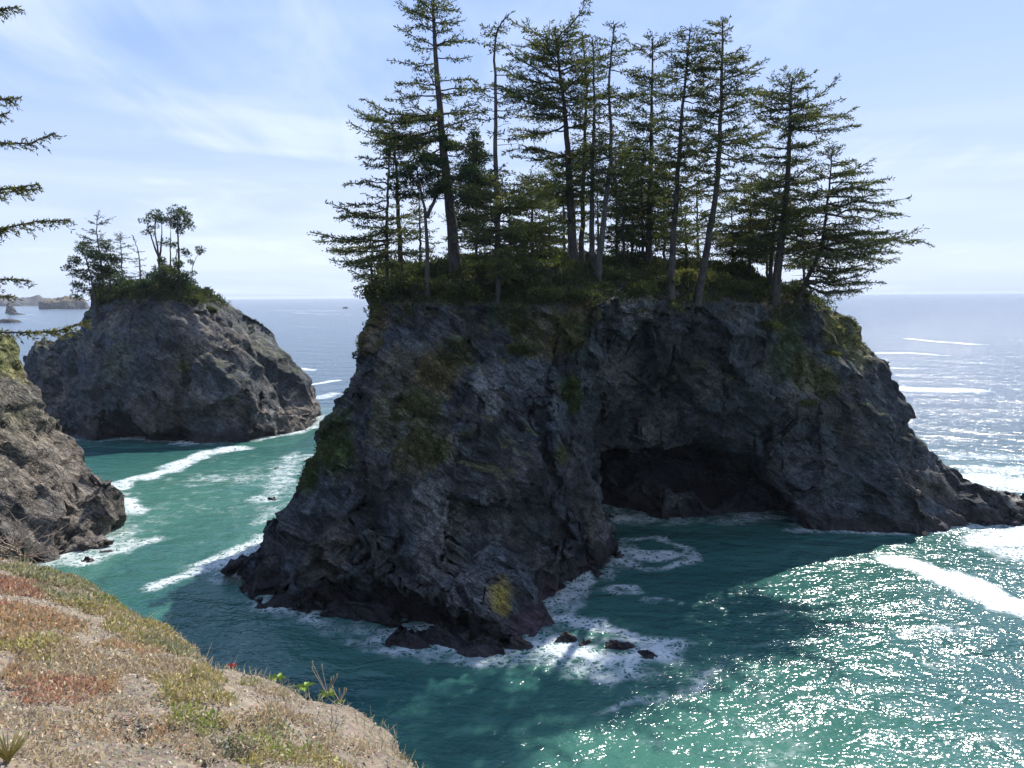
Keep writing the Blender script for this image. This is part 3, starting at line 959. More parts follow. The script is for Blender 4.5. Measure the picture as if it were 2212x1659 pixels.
# thin traces of old foam in the green channel and the near cove
chan = np.exp(-((x + 38) / 24) ** 2 - ((y - 100) / 34) ** 2)
foam = np.maximum(foam, (0.30 + 0.30 * fbm(PXY / 11.0, 3, 435)) * chan * 0.8)
cove = np.exp(-((x - 16) / 20) ** 2 - ((y - 43) / 13) ** 2)
foam = np.maximum(foam, (0.20 + 0.28 * fbm(PXY / 8.0, 3, 437)) * cove)
z += np.clip(foam - 0.3, 0, 1) * 0.10 * near * (0.5 + vnoise(PXY / 0.8, 439))
# depth of the water: shoal green in the channel and cove, deep blue outside
shoal = np.clip(np.exp(-((x + 36) / 30) ** 2 - ((y - 98) / 36) ** 2) + 1.0 * np.exp(-((x - 12) / 20) ** 2 - ((y - 38) / 13) ** 2) + 0.45 * (1 - sstep(sd, 2, 16)) + 0.12 * fbm(PXY / 18.0, 2, 441), 0, 1)
near_sea = 1 - sstep(y + 0.2 * x, 85, 210)
V = np.stack([x, y, z], 1)
nx_, ny_ = len(xs), len(ys)
I = np.arange(nx_ * ny_).reshape(nx_, ny_)
F = np.stack([I[:-1, :-1].ravel(), I[1:, :-1].ravel(), I[1:, 1:].ravel(), I[:-1, 1:].ravel()], 1)

m, t = new_mat('sea_water')
geo = t.n('ShaderNodeNewGeometry'); P = geo.outputs['Position']
afoam = t.n('ShaderNodeAttribute', attribute_name='foam').outputs['Fac']
ashoal = t.n('ShaderNodeAttribute', attribute_name='shoal').outputs['Fac']
anear = t.n('ShaderNodeAttribute', attribute_name='near_sea').outputs['Fac']
deep = t.mix(anear, (0.020, 0.062, 0.095), (0.015, 0.072, 0.071))
wc = t.mix(ashoal, deep, (0.055, 0.155, 0.120))
# waves: wind chop in several sizes
wp = t.mapping(P, scale=(0.75, 1.25, 1.0), rot=(0, 0, 0.38))
w0 = t.noise(wp, 0.085, 1, 0.5)
w1 = t.noise(wp, 0.45, 1, 0.5, 0.4)
w2 = t.noise(wp, 2.6, 1.5, 0.5, 0.5)
hgt = t.math('ADD', t.math('MULTIPLY', w0, 1.3), t.math('ADD', t.math('MULTIPLY', w1, 0.50), t.math('MULTIPLY', w2, 0.14)))
bp = t.n('ShaderNodeBump', {'Strength': 1.0, 'Distance': 1.0, 'Height': hgt})
# lacy foam
wob = t.n('ShaderNodeTexNoise', {'Vector': P, 'Scale': 0.9, 'Detail': 4.0}).outputs['Color']
fp = t.n('ShaderNodeVectorMath', {0: P, 1: t.n('ShaderNodeVectorMath', {0: wob, 'Scale': 1.5}, operation='SCALE').outputs[0]}, operation='ADD').outputs[0]
v1 = t.n('ShaderNodeTexVoronoi', {'Vector': fp, 'Scale': 0.8}, feature='DISTANCE_TO_EDGE').outputs['Distance']
v2 = t.n('ShaderNodeTexVoronoi', {'Vector': fp, 'Scale': 2.2}, feature='DISTANCE_TO_EDGE').outputs['Distance']
nz = t.noise(P, 1.4, 6, 0.65)
nb = t.noise(P, 0.55, 4, 0.6)
web1 = t.smooth(v1, 0.20, 0.0)
web2 = t.smooth(v2, 0.26, 0.0)
web = t.math('MAXIMUM', web1, t.math('MULTIPLY', web2, 0.75))
amt = t.math('ADD', afoam, t.math('MULTIPLY_ADD', nb, 0.9, -0.45))
lace = t.math('MULTIPLY', t.smooth(amt, 0.18, 0.72), t.smooth(t.math('ADD', web, t.math('MULTIPLY', nz, 0.55)), 0.42, 1.0))
solid = t.smooth(t.math('ADD', amt, t.math('MULTIPLY_ADD', nz, 0.8, -0.4)), 0.66, 1.06)
ff = t.math('MAXIMUM', t.math('MULTIPLY', lace, 0.85), solid)
ff = t.math('MULTIPLY', ff, t.smooth(afoam, 0.06, 0.25))
wcf = t.mix(t.math('MULTIPLY', t.smooth(afoam, 0.2, 0.9), 0.30), wc, (0.13, 0.26, 0.23))
pw = t.n('ShaderNodeBsdfPrincipled', {'Base Color': wcf, 'Roughness': 0.15, 'IOR': 1.333, 'Normal': bp.outputs[0]})
fbp = t.n('ShaderNodeBump', {'Strength': 0.7, 'Distance': 0.25, 'Height': t.math('ADD', nz, t.math('MULTIPLY', web, 0.4))})
pf = t.n('ShaderNodeBsdfPrincipled', {'Base Color': (0.62, 0.66, 0.66), 'Roughness': 0.8, 'Normal': fbp.outputs[0]})
mx = t.n('ShaderNodeMixShader', {0: ff, 1: pw.outputs[0], 2: pf.outputs[0]})
t.n('ShaderNodeOutputMaterial', {'Surface': mx.outputs[0]})
sea = mesh_obj('sea', V, F, m, attrs={'foam': np.clip(foam, 0, 1.6), 'shoal': shoal, 'near_sea': near_sea})
tag(sea, 'teal green sea with sun glitter and drifting white foam', 'sea', kind='structure')

# ------------------------------------------------------------------ plants: shared builders
def tube(pts, radii, sides=6):
    P = np.asarray(pts, dtype=np.float64); n = len(P)
    T = np.gradient(P, axis=0); T /= np.linalg.norm(T, axis=1, keepdims=True) + 1e-9
    ref = np.array([0.31, 0.17, 0.93]) if abs(T[0] @ np.array([0.31, 0.17, 0.93])) < 0.9 else np.array([1.0, 0, 0])
    A = np.cross(T, ref); A /= np.linalg.norm(A, axis=1, keepdims=True) + 1e-9
    B = np.cross(T, A)
    ang = np.arange(sides) * 2 * math.pi / sides
    r = np.asarray(radii)[:, None, None]
    V = P[:, None, :] + r * (np.cos(ang)[None, :, None] * A[:, None, :] + np.sin(ang)[None, :, None] * B[:, None, :])
    I = np.arange(n * sides).reshape(n, sides)
    F = np.stack([I[:-1], np.roll(I[:-1], -1, 1), np.roll(I[1:], -1, 1), I[1:]], 2).reshape(-1, 4)
    return V.reshape(-1, 3), F


class Geo:
    def __init__(self):
        self.V = []; self.F = []; self.n = 0; self.a = []

    def add(self, V, F, a=None):
        self.V.append(V); self.F.append(F + self.n); self.n += len(V)
        if a is not None:
            self.a.append(a)

    def tube(self, pts, radii, sides=5):
        self.add(*tube(pts, radii, sides))

    def obj(self, name, mat, parent, **kw):
        return mesh_obj(name, np.concatenate(self.V), np.concatenate(self.F), mat, parent, **kw)


def diamonds(P, D, L, Wd, rng, up=0.0):
    """leaf shaped quads from P along D"""
    n = len(P)
    R = rng.normal(size=(n, 3)); R[:, 2] += up
    S = np.cross(D, R); S /= np.linalg.norm(S, axis=1, keepdims=True) + 1e-9
    mid = P + D * (L * 0.45)[:, None]
    V = np.stack([P, mid + S * (Wd * 0.5)[:, None], P + D * L[:, None], mid - S * (Wd * 0.5)[:, None]], 1).reshape(-1, 3)
    F = np.arange(n * 4).reshape(n, 4)
    return V, F


def unit(v):
    return v / (np.linalg.norm(v, axis=-1, keepdims=True) + 1e-9)


def resample(pts, n):
    P = np.asarray(pts, dtype=np.float64)
    s = np.concatenate([[0], np.cumsum(np.linalg.norm(np.diff(P, axis=0), axis=1))])
    u = np.linspace(0, s[-1], n)
    Q = np.stack([np.interp(u, s, P[:, k]) for k in range(3)], 1)
    for _ in range(2):
        Q[1:-1] = Q[1:-1] * 0.5 + 0.25 * (Q[:-2] + Q[2:])
    return Q


def ground_z(bvh, X, Y, z0=60.0):
    h = bvh.ray_cast(Vector((X, Y, z0)), Vector((0, 0, -1)))
    return h[0].z if h[0] is not None else None


def foliage_on(path, L, rng, leaf, wid, step, tw, droop, out, start=0.22, lift=0.0):
    """side twigs along a limb and needle sprays along the twigs; appends (P, D, var) arrays"""
    n = max(3, int(L * (1 - start) / step))
    s = np.sort(rng.uniform(start, 1.0, n))
    k = np.linspace(0, 1, len(path))
    B = np.stack([np.interp(s, k, path[:, i]) for i in range(3)], 1)
    T = unit(np.stack([np.interp(s, k, np.gradient(path[:, i])) for i in range(3)], 1))
    side = unit(np.cross(T, np.array([0, 0, 1.0]))) * np.where(rng.random(n) < 0.5, -1, 1)[:, None]
    ln = (tw * L * (1.05 - s) * 0.55 + 0.28) * rng.uniform(0.55, 1.25, n)
    d = unit(T * rng.uniform(0.45, 1.1, n)[:, None] + side * rng.uniform(0.4, 1.0, n)[:, None] + np.stack([np.zeros(n), np.zeros(n), rng.uniform(-droop, droop * 0.35 + lift + 0.1, n)], 1))
    m = np.maximum(2, (ln / 0.115).astype(int))
    ix = np.repeat(np.arange(n), m)
    t = np.concatenate([np.linspace(0.1, 1.0, q) for q in m])
    P = B[ix] + d[ix] * (ln[ix] * t)[:, None]
    P[:, 2] -= droop * 0.35 * (t ** 2) * ln[ix]
    D = unit(d[ix] + rng.normal(0, 0.62, (len(ix), 3)) + np.array([0, 0, 0.12]))
    tv = rng.uniform(0, 1, n)[ix]
    out.append((P, D, np.clip(tv * 0.55 + rng.uniform(0, 0.45, len(ix)), 0, 1)))
    return B, d, ln


def spruce(label, Y, trunk, prof, r0, seed, bvh, tier=0.8, dens=1.0, leaf=0.38, wid=0.108, group=None, bark=None, dead=6, olive=0.0, gap=0.13, base_snap=True, needles=None, tip_lift=0.25, boughs=()):
    """trunk: surveyed (px, py) points from foot to tip at distance Y; prof: (py, reach left, reach right)"""
    rng = np.random.RandomState(seed)
    pts = [AT(px, py, Y) for px, py in trunk]
    if base_snap:
        zg = ground_z(bvh, pts[0][0], pts[0][1])
        if zg is None or zg < 23.6:      # keep the foot on the plateau
            for dy in np.arange(0, 12, 0.5):
                zg = ground_z(bvh, pts[0][0] - dy * 0.25, pts[0][1] + dy)
                if zg is not None and zg > 24.2:
                    pts[0][0] -= dy * 0.25; pts[0][1] += dy
                    break
        if zg is not None:
            pts[0][2] = zg - 0.25
            pts = [pts[0]] + [p for p in pts[1:] if p[2] > zg + 0.6]
    sc = Y / FPX
    base = pts[0].copy()
    path = resample(pts, 22)
    path[1:-1, :2] += rng.normal(0, 0.035, (20, 2))
    hts = path[:, 2]
    root = empty('spruce_tree', base)
    tag(root, label, 'tree', group)
    g = Geo()
    kk = np.linspace(0, 1, 22)
    rad = r0 * (1.0 - 0.90 * kk) + 0.02
    rad[0] *= 1.35; rad[1] *= 1.08
    g.tube(path - base, rad, 8)
    g.obj('trunk', bark or BARK, root)
    # tiers of limbs
    limbs = Geo(); fol = []
    pz = sorted([(AT(CX, py, Y)[2], l * sc, r * sc) for py, l, r in prof])
    zz = [p[0] for p in pz]; ll = [p[1] for p in pz]; rr = [p[2] for p in pz]
    z = zz[0]; ztop = min(zz[-1], hts[-1])
    span = max(ztop - zz[0], 1.0)
    while z < ztop:
        if rng.random() > gap:
            nb = rng.randint(4, 8) if dens > 0.7 else rng.randint(3, 6)
            a0 = rng.uniform(0, 6.28)
            for b in range(nb):
                az = a0 + b * 6.28 / nb + rng.uniform(-0.5, 0.5)
                zb = z + rng.uniform(-0.3, 0.3) * tier
                if zb < hts[0] + 0.3:
                    continue
                zb = min(zb, hts[-1] - 0.05)
                ca, sa = math.cos(az), math.sin(az)
                lx = float(np.interp(zb, zz, rr if ca > 0 else ll)); lo = 0.5 * float(np.interp(zb, zz, rr) + np.interp(zb, zz, ll))
                L = (lx * abs(ca) + 0.75 * lo * abs(sa)) * (rng.uniform(0.5, 1.2) if rng.random() > 0.12 else rng.uniform(0.12, 0.45))
                if L < 0.25:
                    L = 0.25
                o = np.array([np.interp(zb, hts, path[:, i]) for i in range(3)])
                hf = (zb - zz[0]) / span
                el = math.radians(rng.uniform(-14, 10) + 26 * hf ** 2)
                k = np.linspace(0, 1, 7)
                dirh = np.array([ca, sa, 0.0])
                sag = -0.10 * L * (1 - hf) * np.sin(k * math.pi) * rng.uniform(0.3, 1.2)
                lift = tip_lift * L * 0.55 * k ** 2.4 * rng.uniform(0.2, 1.0)
                bend = rng.uniform(-0.22, 0.22) * L * k ** 2
                Bp = o + np.outer(k * L * math.cos(el), dirh) + np.outer(bend, np.array([-sa, ca, 0]))
                Bp[:, 2] += k * L * math.sin(el) + sag + lift
                Bp[1:-1] += rng.normal(0, 0.018 * L, (5, 3))
                limbs.tube(Bp - base, (0.016 + 0.015 * L) * (1 - 0.85 * k) + 0.006, 4)
                B, d, ln = foliage_on(Bp, L, rng, leaf, wid, 0.105 / dens, 0.62, 0.34, fol, 0.10)
                for q in range(0, len(ln), 5):
                    if ln[q] > 0.55:
                        w = np.array([B[q], B[q] + d[q] * ln[q] * 0.5, B[q] + d[q] * ln[q] * 0.9 - np.array([0, 0, 0.04])])
                        limbs.tube(w - base, [0.014, 0.010, 0.004], 3)
        z += tier * rng.uniform(0.45, 1.45)
    for (tx, ty, dy) in boughs:     # the long single boughs seen against the sky
        e = AT(tx, ty, Y + dy)
        zo = float(np.clip(e[2] - 0.06 * abs(tx - trunk[-1][0]) * sc * rng.uniform(-0.6, 1.4), hts[0] + 0.5, hts[-1] - 0.1))
        o = np.array([np.interp(zo, hts, path[:, i]) for i in range(3)])
        L = np.linalg.norm(e - o); k = np.linspace(0, 1, 9)
        Bp = o + np.outer(k, e - o)
        Bp[:, 2] += 0.07 * L * np.sin(k * math.pi) * rng.uniform(-1, 1)
        Bp[1:-1] += rng.normal(0, 0.015 * L, (7, 3))
        limbs.tube(Bp - base, (0.016 + 0.013 * L) * (1 - 0.85 * k) + 0.006, 5)
        B, d, ln = foliage_on(Bp, L, rng, leaf, wid, 0.075, 0.40, 0.30, fol, 0.28)
        for q in range(0, len(ln), 5):
            w = np.array([B[q], B[q] + d[q] * ln[q] * 0.5, B[q] + d[q] * ln[q] * 0.9])
            limbs.tube(w - base, [0.014, 0.010, 0.004], 3)
    for b in range(dead):          # bare snags on the lower stem
        zb = rng.uniform(hts[0] + 0.15 * (hts[-1] - hts[0]), zz[0] + 0.5 * span)
        az = rng.uniform(0, 6.28); L = rng.uniform(0.5, 2.0)
        o = np.array([np.interp(zb, hts, path[:, i]) for i in range(3)])
        k = np.linspace(0, 1, 5)
        Bp = o + np.outer(k * L, np.array([math.cos(az), math.sin(az), rng.uniform(-0.35, 0.3)])) + rng.normal(0, 0.05, (5, 3)) * k[:, None]
        limbs.tube(Bp - base, 0.03 * (1 - 0.8 * k) + 0.005, 4)
    # leader sprig
    top = path[-1]
    k = np.linspace(0, 1, 4)
    foliage_on(path[-4:], 1.2, rng, leaf, wid, 0.07, 0.3, 0.1, fol, 0.1, 0.4)
    tag(limbs.obj('branches', bark or BARK, root), kind='stuff')
    P = np.concatenate([f[0] for f in fol]); D = np.concatenate([f[1] for f in fol]); var = np.concatenate([f[2] for f in fol])
    n = len(P)
    V, F = diamonds(P - base, D, rng.uniform(0.6, 1.15, n) * leaf, rng.uniform(0.7, 1.2, n) * wid, rng)
    mesh_obj('crown', V, F, needles or SPRUCE, root, smooth=False, attrs={'var': np.repeat(np.clip(var * (0.75 - 0.2 * olive) + olive * 0.45, 0, 1), 4)})
    return root


def clump_points(c, r, n, rng):
    d = unit(rng.normal(size=(n, 3)))
    rad = rng.uniform(0.35, 1.0, n) ** 0.6
    lump = 1 + 0.35 * vnoise(d * 1.9 + np.asarray(c)[None, :] * 0.7, 3)
    P = np.asarray(c) + d * np.asarray(r) * (rad * lump)[:, None]
    return P, d


def pine(label, Y, trunks, clumps, r0, seed, bvh, name='pine_tree', mat=None, leaf=0.34, wid=0.10, per=260, group=None, cat='tree', bark=None):
    """trunks: surveyed stems; clumps: (px, py, half width px, half height px) foliage pads, each on a limb"""
    rng = np.random.RandomState(seed)
    sc = Y / FPX
    first = AT(*trunks[0][0], Y)
    zg = ground_z(bvh, first[0], first[1])
    base = np.array([first[0], first[1], (zg if zg is not None else first[2]) - 0.2])
    root = empty(name, base)
    tag(root, label, cat, group)
    g = Geo(); limbs = Geo(); stems = []
    for i, tr in enumerate(trunks):
        pts = [AT(px, py, Y + (0 if i == 0 else rng.uniform(-.4, .4))) for px, py in tr]
        if i == 0 or True:
            if tr[0] == trunks[0][0]:
                pts[0] = base
        path = resample(pts, 14)
        path[1:-1] += rng.normal(0, 0.04, (12, 3))
        rr = (r0 if i == 0 else r0 * 0.75) * (1 - 0.75 * np.linspace(0, 1, 14)); rr[0] *= 1.25
        g.tube(path - base, rr, 7)
        stems.append(path)
    g.obj('trunk', bark or BARK, root)
    S = np.concatenate(stems)
    fol = []
    for (px, py, w, h) in clumps:
        w, h = w * 1.18, h * 1.22
        c = AT(px, py, Y + rng.uniform(-1, 1) * w * sc * 0.8)
        lower = S[S[:, 2] < c[2] + 0.1]
        if not len(lower):
            lower = S
        j = lower[np.argmin(np.linalg.norm((lower - c) * (1, 1, 0.6), axis=1))]
        k = np.linspace(0, 1, 6)
        Bp = j + np.outer(k, c - j); Bp[:, 2] += -0.10 * np.linalg.norm(c - j) * np.sin(k * math.pi)
        Bp[1:-1] += rng.normal(0, 0.03 * np.linalg.norm(c - j) + 0.01, (4, 3))
        limbs.tube(Bp - base, np.maximum(0.012, (0.03 + 0.016 * np.linalg.norm(c - j)) * (1 - 0.75 * k)), 4)
        sub = max(3, int(w * h / 28))
        for q in range(sub):
            o = c + unit(rng.normal(size=3)) * np.array([w, w * 0.8, h]) * sc * rng.uniform(0.35, 0.95)
            r = np.array([w, w, h * 0.9]) * sc * rng.uniform(0.30, 0.52) + 0.08
            limbs.tube(np.array([c, (c + o) / 2 - (0, 0, 0.05), o]) - base, [0.02, 0.014, 0.008], 3)
            P, d = clump_points(o, r, int(per * (w * h / 400) ** 0.6 / sub ** 0.45) + 14, rng)
            D = unit(d + rng.normal(0, 0.45, d.shape) + np.array([0, 0, 0.35]))
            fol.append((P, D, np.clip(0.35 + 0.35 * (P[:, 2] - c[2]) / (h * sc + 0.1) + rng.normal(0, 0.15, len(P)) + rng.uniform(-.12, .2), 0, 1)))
    tag(limbs.obj('branches', bark or BARK, root), kind='stuff')
    P = np.concatenate([f[0] for f in fol]); D = np.concatenate([f[1] for f in fol]); var = np.concatenate([f[2] for f in fol])
    n = len(P)
    V, F = diamonds(P - base, D, rng.uniform(0.6, 1.2, n) * leaf, rng.uniform(0.7, 1.2, n) * wid, rng)
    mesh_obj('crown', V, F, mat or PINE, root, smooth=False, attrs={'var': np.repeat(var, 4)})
    return root


# ------------------------------------------------------------------ the spruce grove on the big stack
B1 = bvh_main
spruce('tallest spruce with thick trunk left in the grove, tip cut by the photo edge', 70, [(985, 560), (974, 470), (958, 330), (945, 180), (938, 60), (934, -40)],
       [(-35, 15, 15), (0, 65, 30), (50, 75, 45), (80, 95, 50), (110, 85, 95), (145, 110, 85), (190, 100, 110), (240, 150, 95), (280, 185, 60), (330, 110, 80), (370, 60, 95), (420, 30, 40)], 0.55, 1, B1, tier=0.95, dens=0.85, dead=10, boughs=[(905, 5, 0), (995, 20, 0.5), (875, 65, 1), (1030, 90, -0.5), (845, 130, 0), (1015, 125, 1), (855, 180, 0.5), (1030, 175, 0), (840, 215, 1), (1050, 195, 0), (780, 255, -0.5), (810, 290, 0.6), (1035, 310, 0)])
spruce('slim bare stemmed spruce with a bent tip right of the tallest spruce', 68, [(1078, 570), (1070, 330), (1072, 180), (1066, 70), (1072, 50), (1100, 30)],
       [(32, 30, 40), (70, 35, 30), (95, 30, 28), (115, 25, 25), (140, 10, 12), (180, 55, 80), (200, 40, 60), (235, 60, 70), (262, 12, 30), (290, 10, 12), (330, 60, 55), (345, 20, 30), (400, 12, 15)], 0.29, 2, B1, tier=1.0, dens=0.75, gap=0.3, dead=8, bark=BARK_GREY, boughs=[(1105, 28, 0), (1040, 60, 0), (1120, 160, 0), (1125, 205, .5), (1030, 195, 0), (1030, 240, 0), (1130, 235, -.5), (1010, 330, 0), (1115, 300, 0)])
spruce('small spruce on the left rim with long boughs sweeping left over the sea', 69.5, [(838, 640), (835, 500), (838, 400), (845, 292)],
       [(296, 20, 10), (315, 55, 30), (345, 65, 40), (400, 40, 30), (440, 70, 45), (470, 105, 60), (505, 145, 60), (530, 150, 55), (560, 110, 60), (600, 70, 40)], 0.20, 3, B1, tier=0.75, dens=0.8, olive=0.25, tip_lift=0.05, boughs=[(690, 520, 0), (705, 540, -0.6), (735, 440, 0.5), (720, 470, 0), (745, 400, 0), (775, 340, 0), (785, 310, 0.5), (750, 575, 0), (770, 600, 0)])
spruce('broken topped spruce leaning its flat crown left, behind the rim spruce', 73, [(868, 590), (858, 420), (851, 290), (846, 258)],
       [(254, 75, 62), (268, 82, 50), (285, 60, 40), (305, 40, 20), (340, 30, 10)], 0.27, 4, B1, tier=0.6, dens=0.8)
pine('dark forked pine with a heavy clumped crown below the tallest spruce', 65.5, [[(925, 620), (922, 480), (918, 450), (905, 400), (900, 360)], [(922, 470), (935, 440), (955, 390), (965, 320)]],
     [(905, 392, 26, 9), (868, 378, 22, 8), (945, 352, 24, 9), (968, 318, 20, 9), (978, 388, 26, 8), (918, 342, 20, 8), (882, 422, 24, 8), (996, 424, 24, 8), (938, 418, 26, 8), (858, 404, 16, 7), (952, 298, 12, 7), (1005, 372, 16, 7), (930, 378, 22, 8), (958, 405, 20, 8), (892, 362, 18, 7)], 0.24, 5, B1, leaf=0.3, wid=0.085, per=230)
pine('small dense pointed pine seen between the tallest and the slim spruce', 77, [[(1030, 580), (1028, 430), (1024, 330), (1022, 285)]],
     [(1022, 292, 8, 10), (1020, 318, 18, 12), (1030, 345, 26, 12), (1015, 370, 28, 12), (1036, 392, 34, 14), (1012, 412, 30, 12), (1030, 440, 36, 14), (1020, 480, 36, 16)], 0.16, 6, B1)
spruce('broad crowned spruce with a flat forked top in the middle of the grove', 76, [(1240, 590), (1232, 430), (1222, 260), (1210, 150), (1200, 72)],
       [(68, 55, 55), (95, 90, 80), (125, 110, 100), (160, 105, 95), (200, 115, 110), (260, 130, 80), (330, 100, 100), (400, 140, 60), (440, 70, 60), (480, 30, 40)], 0.48, 7, B1, tier=0.8, dens=1.0, boughs=[(1110, 130, 0), (1120, 100, 0), (1095, 195, 0.5), (1310, 95, 0), (1150, 75, 0), (1250, 70, 0), (1090, 330, 0), (1085, 400, 0.5), (1100, 280, 0), (1330, 200, 0)])
spruce('thin spire like spruce just right of the broad crowned spruce', 78, [(1256, 580), (1262, 330), (1268, 180), (1258, 70)],
       [(75, 12, 12), (140, 30, 30), (200, 35, 30), (280, 38, 40), (350, 45, 40), (420, 40, 40)], 0.27, 8, B1, tier=0.9, dens=0.7)
spruce('thin dark stemmed spruce with a forked bare tip at mid grove', 74, [(1280, 590), (1278, 400), (1285, 200), (1279, 80)],
       [(90, 12, 10), (150, 22, 35), (230, 32, 40), (320, 42, 40), (400, 40, 40)], 0.27, 9, B1, tier=0.9, dens=0.7)
spruce('curved pale stemmed spruce leaning right at mid grove', 71, [(1290, 590), (1308, 440), (1322, 330), (1314, 170), (1326, 55)],
       [(58, 12, 18), (100, 30, 26), (160, 45, 60), (200, 50, 85), (260, 60, 65), (330, 70, 75), (400, 62, 62)], 0.29, 10, B1, tier=0.85, dens=0.85, bark=BARK_GREY, boughs=[(1385, 150, 0), (1400, 205, 0), (1345, 55, 0), (1370, 110, 0)])
spruce('spruce with a neat small tip and dense skirt right of mid grove', 82, [(1400, 590), (1405, 400), (1408, 200), (1411, 80)],
       [(84, 14, 16), (110, 48, 32), (150, 45, 48), (200, 40, 42), (240, 62, 58), (320, 82, 72), (400, 92, 92), (470, 82, 82), (525, 62, 62)], 0.36, 11, B1, tier=0.8, dens=1.0, boughs=[(1370, 105, 0), (1445, 110, 0), (1355, 165, 0), (1465, 160, 0)])
spruce('right leaning tall spruce, second tallest spire on the right half', 74, [(1447, 610), (1462, 400), (1478, 200), (1491, 62)],
       [(66, 14, 8), (80, 38, 18), (105, 46, 46), (150, 52, 58), (200, 52, 72), (260, 62, 52), (320, 62, 62), (380, 62, 72), (440, 52, 42), (505, 42, 62)], 0.34, 12, B1, tier=0.85, dens=0.95, boughs=[(1455, 75, 0), (1450, 110, 0), (1550, 95, 0), (1550, 170, 0), (1440, 165, 0), (1560, 215, 0)])
spruce('tall straight spruce with long boughs pointing right, right of the middle', 72.5, [(1540, 620), (1550, 400), (1557, 250), (1560, 120), (1562, 42)],
       [(45, 16, 8), (80, 58, 12), (108, 72, 20), (125, 45, 72), (155, 60, 20), (180, 50, 98), (235, 72, 32), (290, 50, 112), (340, 62, 72), (400, 62, 52), (440, 72, 32), (485, 32, 22)], 0.38, 13, B1, tier=0.95, dens=0.85, dead=10, boughs=[(1612, 122, 0), (1640, 190, 0), (1635, 205, 1), (1500, 85, 0), (1520, 70, 0), (1635, 290, 0), (1655, 300, .6), (1490, 235, 0), (1480, 110, 0)])
spruce('short bushy spruce in the gap left of the big right hand spruce', 87, [(1620, 600), (1621, 470), (1623, 375)],
       [(382, 14, 14), (405, 40, 36), (440, 62, 60), (490, 80, 62), (535, 80, 70), (565, 60, 60)], 0.22, 14, B1, tier=0.7, dens=0.9)
spruce('leaning half hidden spruce touching the big right hand spruce', 84, [(1662, 600), (1675, 450), (1693, 365)],
       [(375, 20, 15), (430, 72, 50), (500, 92, 42), (540, 60, 40)], 0.26, 15, B1, tier=0.8, dens=0.85)
spruce('big right hand spruce with a ragged crown and one long bough to the right', 79.5, [(1692, 620), (1700, 420), (1706, 280), (1708, 200), (1712, 167)],
       [(172, 25, 25), (195, 62, 50), (225, 78, 40), (242, 88, 30), (262, 62, 142), (300, 72, 100), (330, 85, 55), (380, 112, 60), (430, 122, 70), (480, 132, 80), (545, 110, 80)], 0.50, 16, B1, tier=0.9, dens=0.9, dead=10, boughs=[(1856, 272, 0), (1840, 255, 1), (1620, 230, 0), (1640, 200, 0), (1760, 190, 0), (1630, 245, .6), (1775, 235, 0), (1590, 440, 0), (1565, 520, 0), (1580, 480, 1)])
spruce('outermost right spruce on the rim with long wind swept boughs over the sea', 79.5, [(1762, 650), (1775, 540), (1789, 430), (1798, 322)],
       [(324, 12, 14), (350, 38, 55), (380, 45, 72), (410, 60, 112), (440, 60, 122), (470, 70, 160), (500, 70, 150), (530, 80, 210), (560, 70, 135), (590, 60, 130), (618, 20, 115)], 0.26, 17, B1, tier=0.62, dens=0.75, dead=8, tip_lift=0.0, boughs=[(2012, 530, 0), (1955, 467, 0.5), (1920, 410, 0), (1880, 372, 0), (1905, 395, 1), (1940, 545, 0), (1905, 610, 0), (1860, 630, 0.5), (1950, 500, -1), (1850, 350, 0), (1900, 580, 1)])
spruce('low sunlit olive spruce with layered boughs at the front rim of the grove', 64.5, [(1075, 610), (1076, 500), (1082, 400)],
       [(402, 25, 25), (425, 60, 80), (455, 85, 130), (490, 85, 150), (530, 75, 140), (570, 45, 90), (600, 20, 40)], 0.20, 18, B1, tier=0.6, dens=0.95, olive=0.55, tip_lift=0.05, boughs=[(1235, 490, 0), (1220, 520, -.6), (1190, 540, 0), (1000, 480, 0), (985, 520, 0), (1200, 455, 0.5), (1150, 430, 0)])
spruce('dark young spruce filling the gap behind the low olive spruce', 85, [(1150, 580), (1149, 470), (1147, 365)],
       [(372, 12, 12), (410, 40, 42), (460, 58, 58), (520, 70, 62), (560, 60, 60)], 0.20, 19, B1, tier=0.65, dens=1.0)
fill = [(905, 400, 90, 40), (985, 440, 80, 44), (1100, 470, 88, 50), (1185, 430, 90, 52), (1330, 330, 88, 56), (1362, 300, 92, 60), (1432, 380, 90, 56), (1505, 400, 88, 56), (1345, 420, 80, 56), (1580, 430, 92, 60), (1655, 460, 92, 60), (1735, 480, 88, 60), (1215, 330, 96, 56), (1385, 360, 86, 50), (800, 500, 76, 40), (1480, 450, 82, 54), (1290, 400, 94, 60)]
fill_labels = ['understory spruce behind the dark forked pine', 'understory spruce right behind the trunk of the tallest spruce', 'understory spruce behind the low olive spruce', 'understory spruce left of the broad crowned spruce trunk',
               'understory spruce just right of the curved pale stem', 'understory spruce left of the neat tipped spruce', 'understory spruce between the neat tipped and right leaning spruces', 'understory spruce left of the tall straight spruce trunk',
               'short understory spruce in front of the neat tipped spruce', 'understory spruce right of the tall straight spruce trunk', 'understory spruce left of the leaning half hidden spruce', 'understory spruce between the big right hand and rim spruces',
               'understory spruce behind the broad crowned spruce', 'understory spruce at the left foot of the neat tipped spruce', 'understory spruce behind the left rim spruce', 'short understory spruce right of the right leaning spruce foot', 'understory spruce behind the two thin mid grove stems']
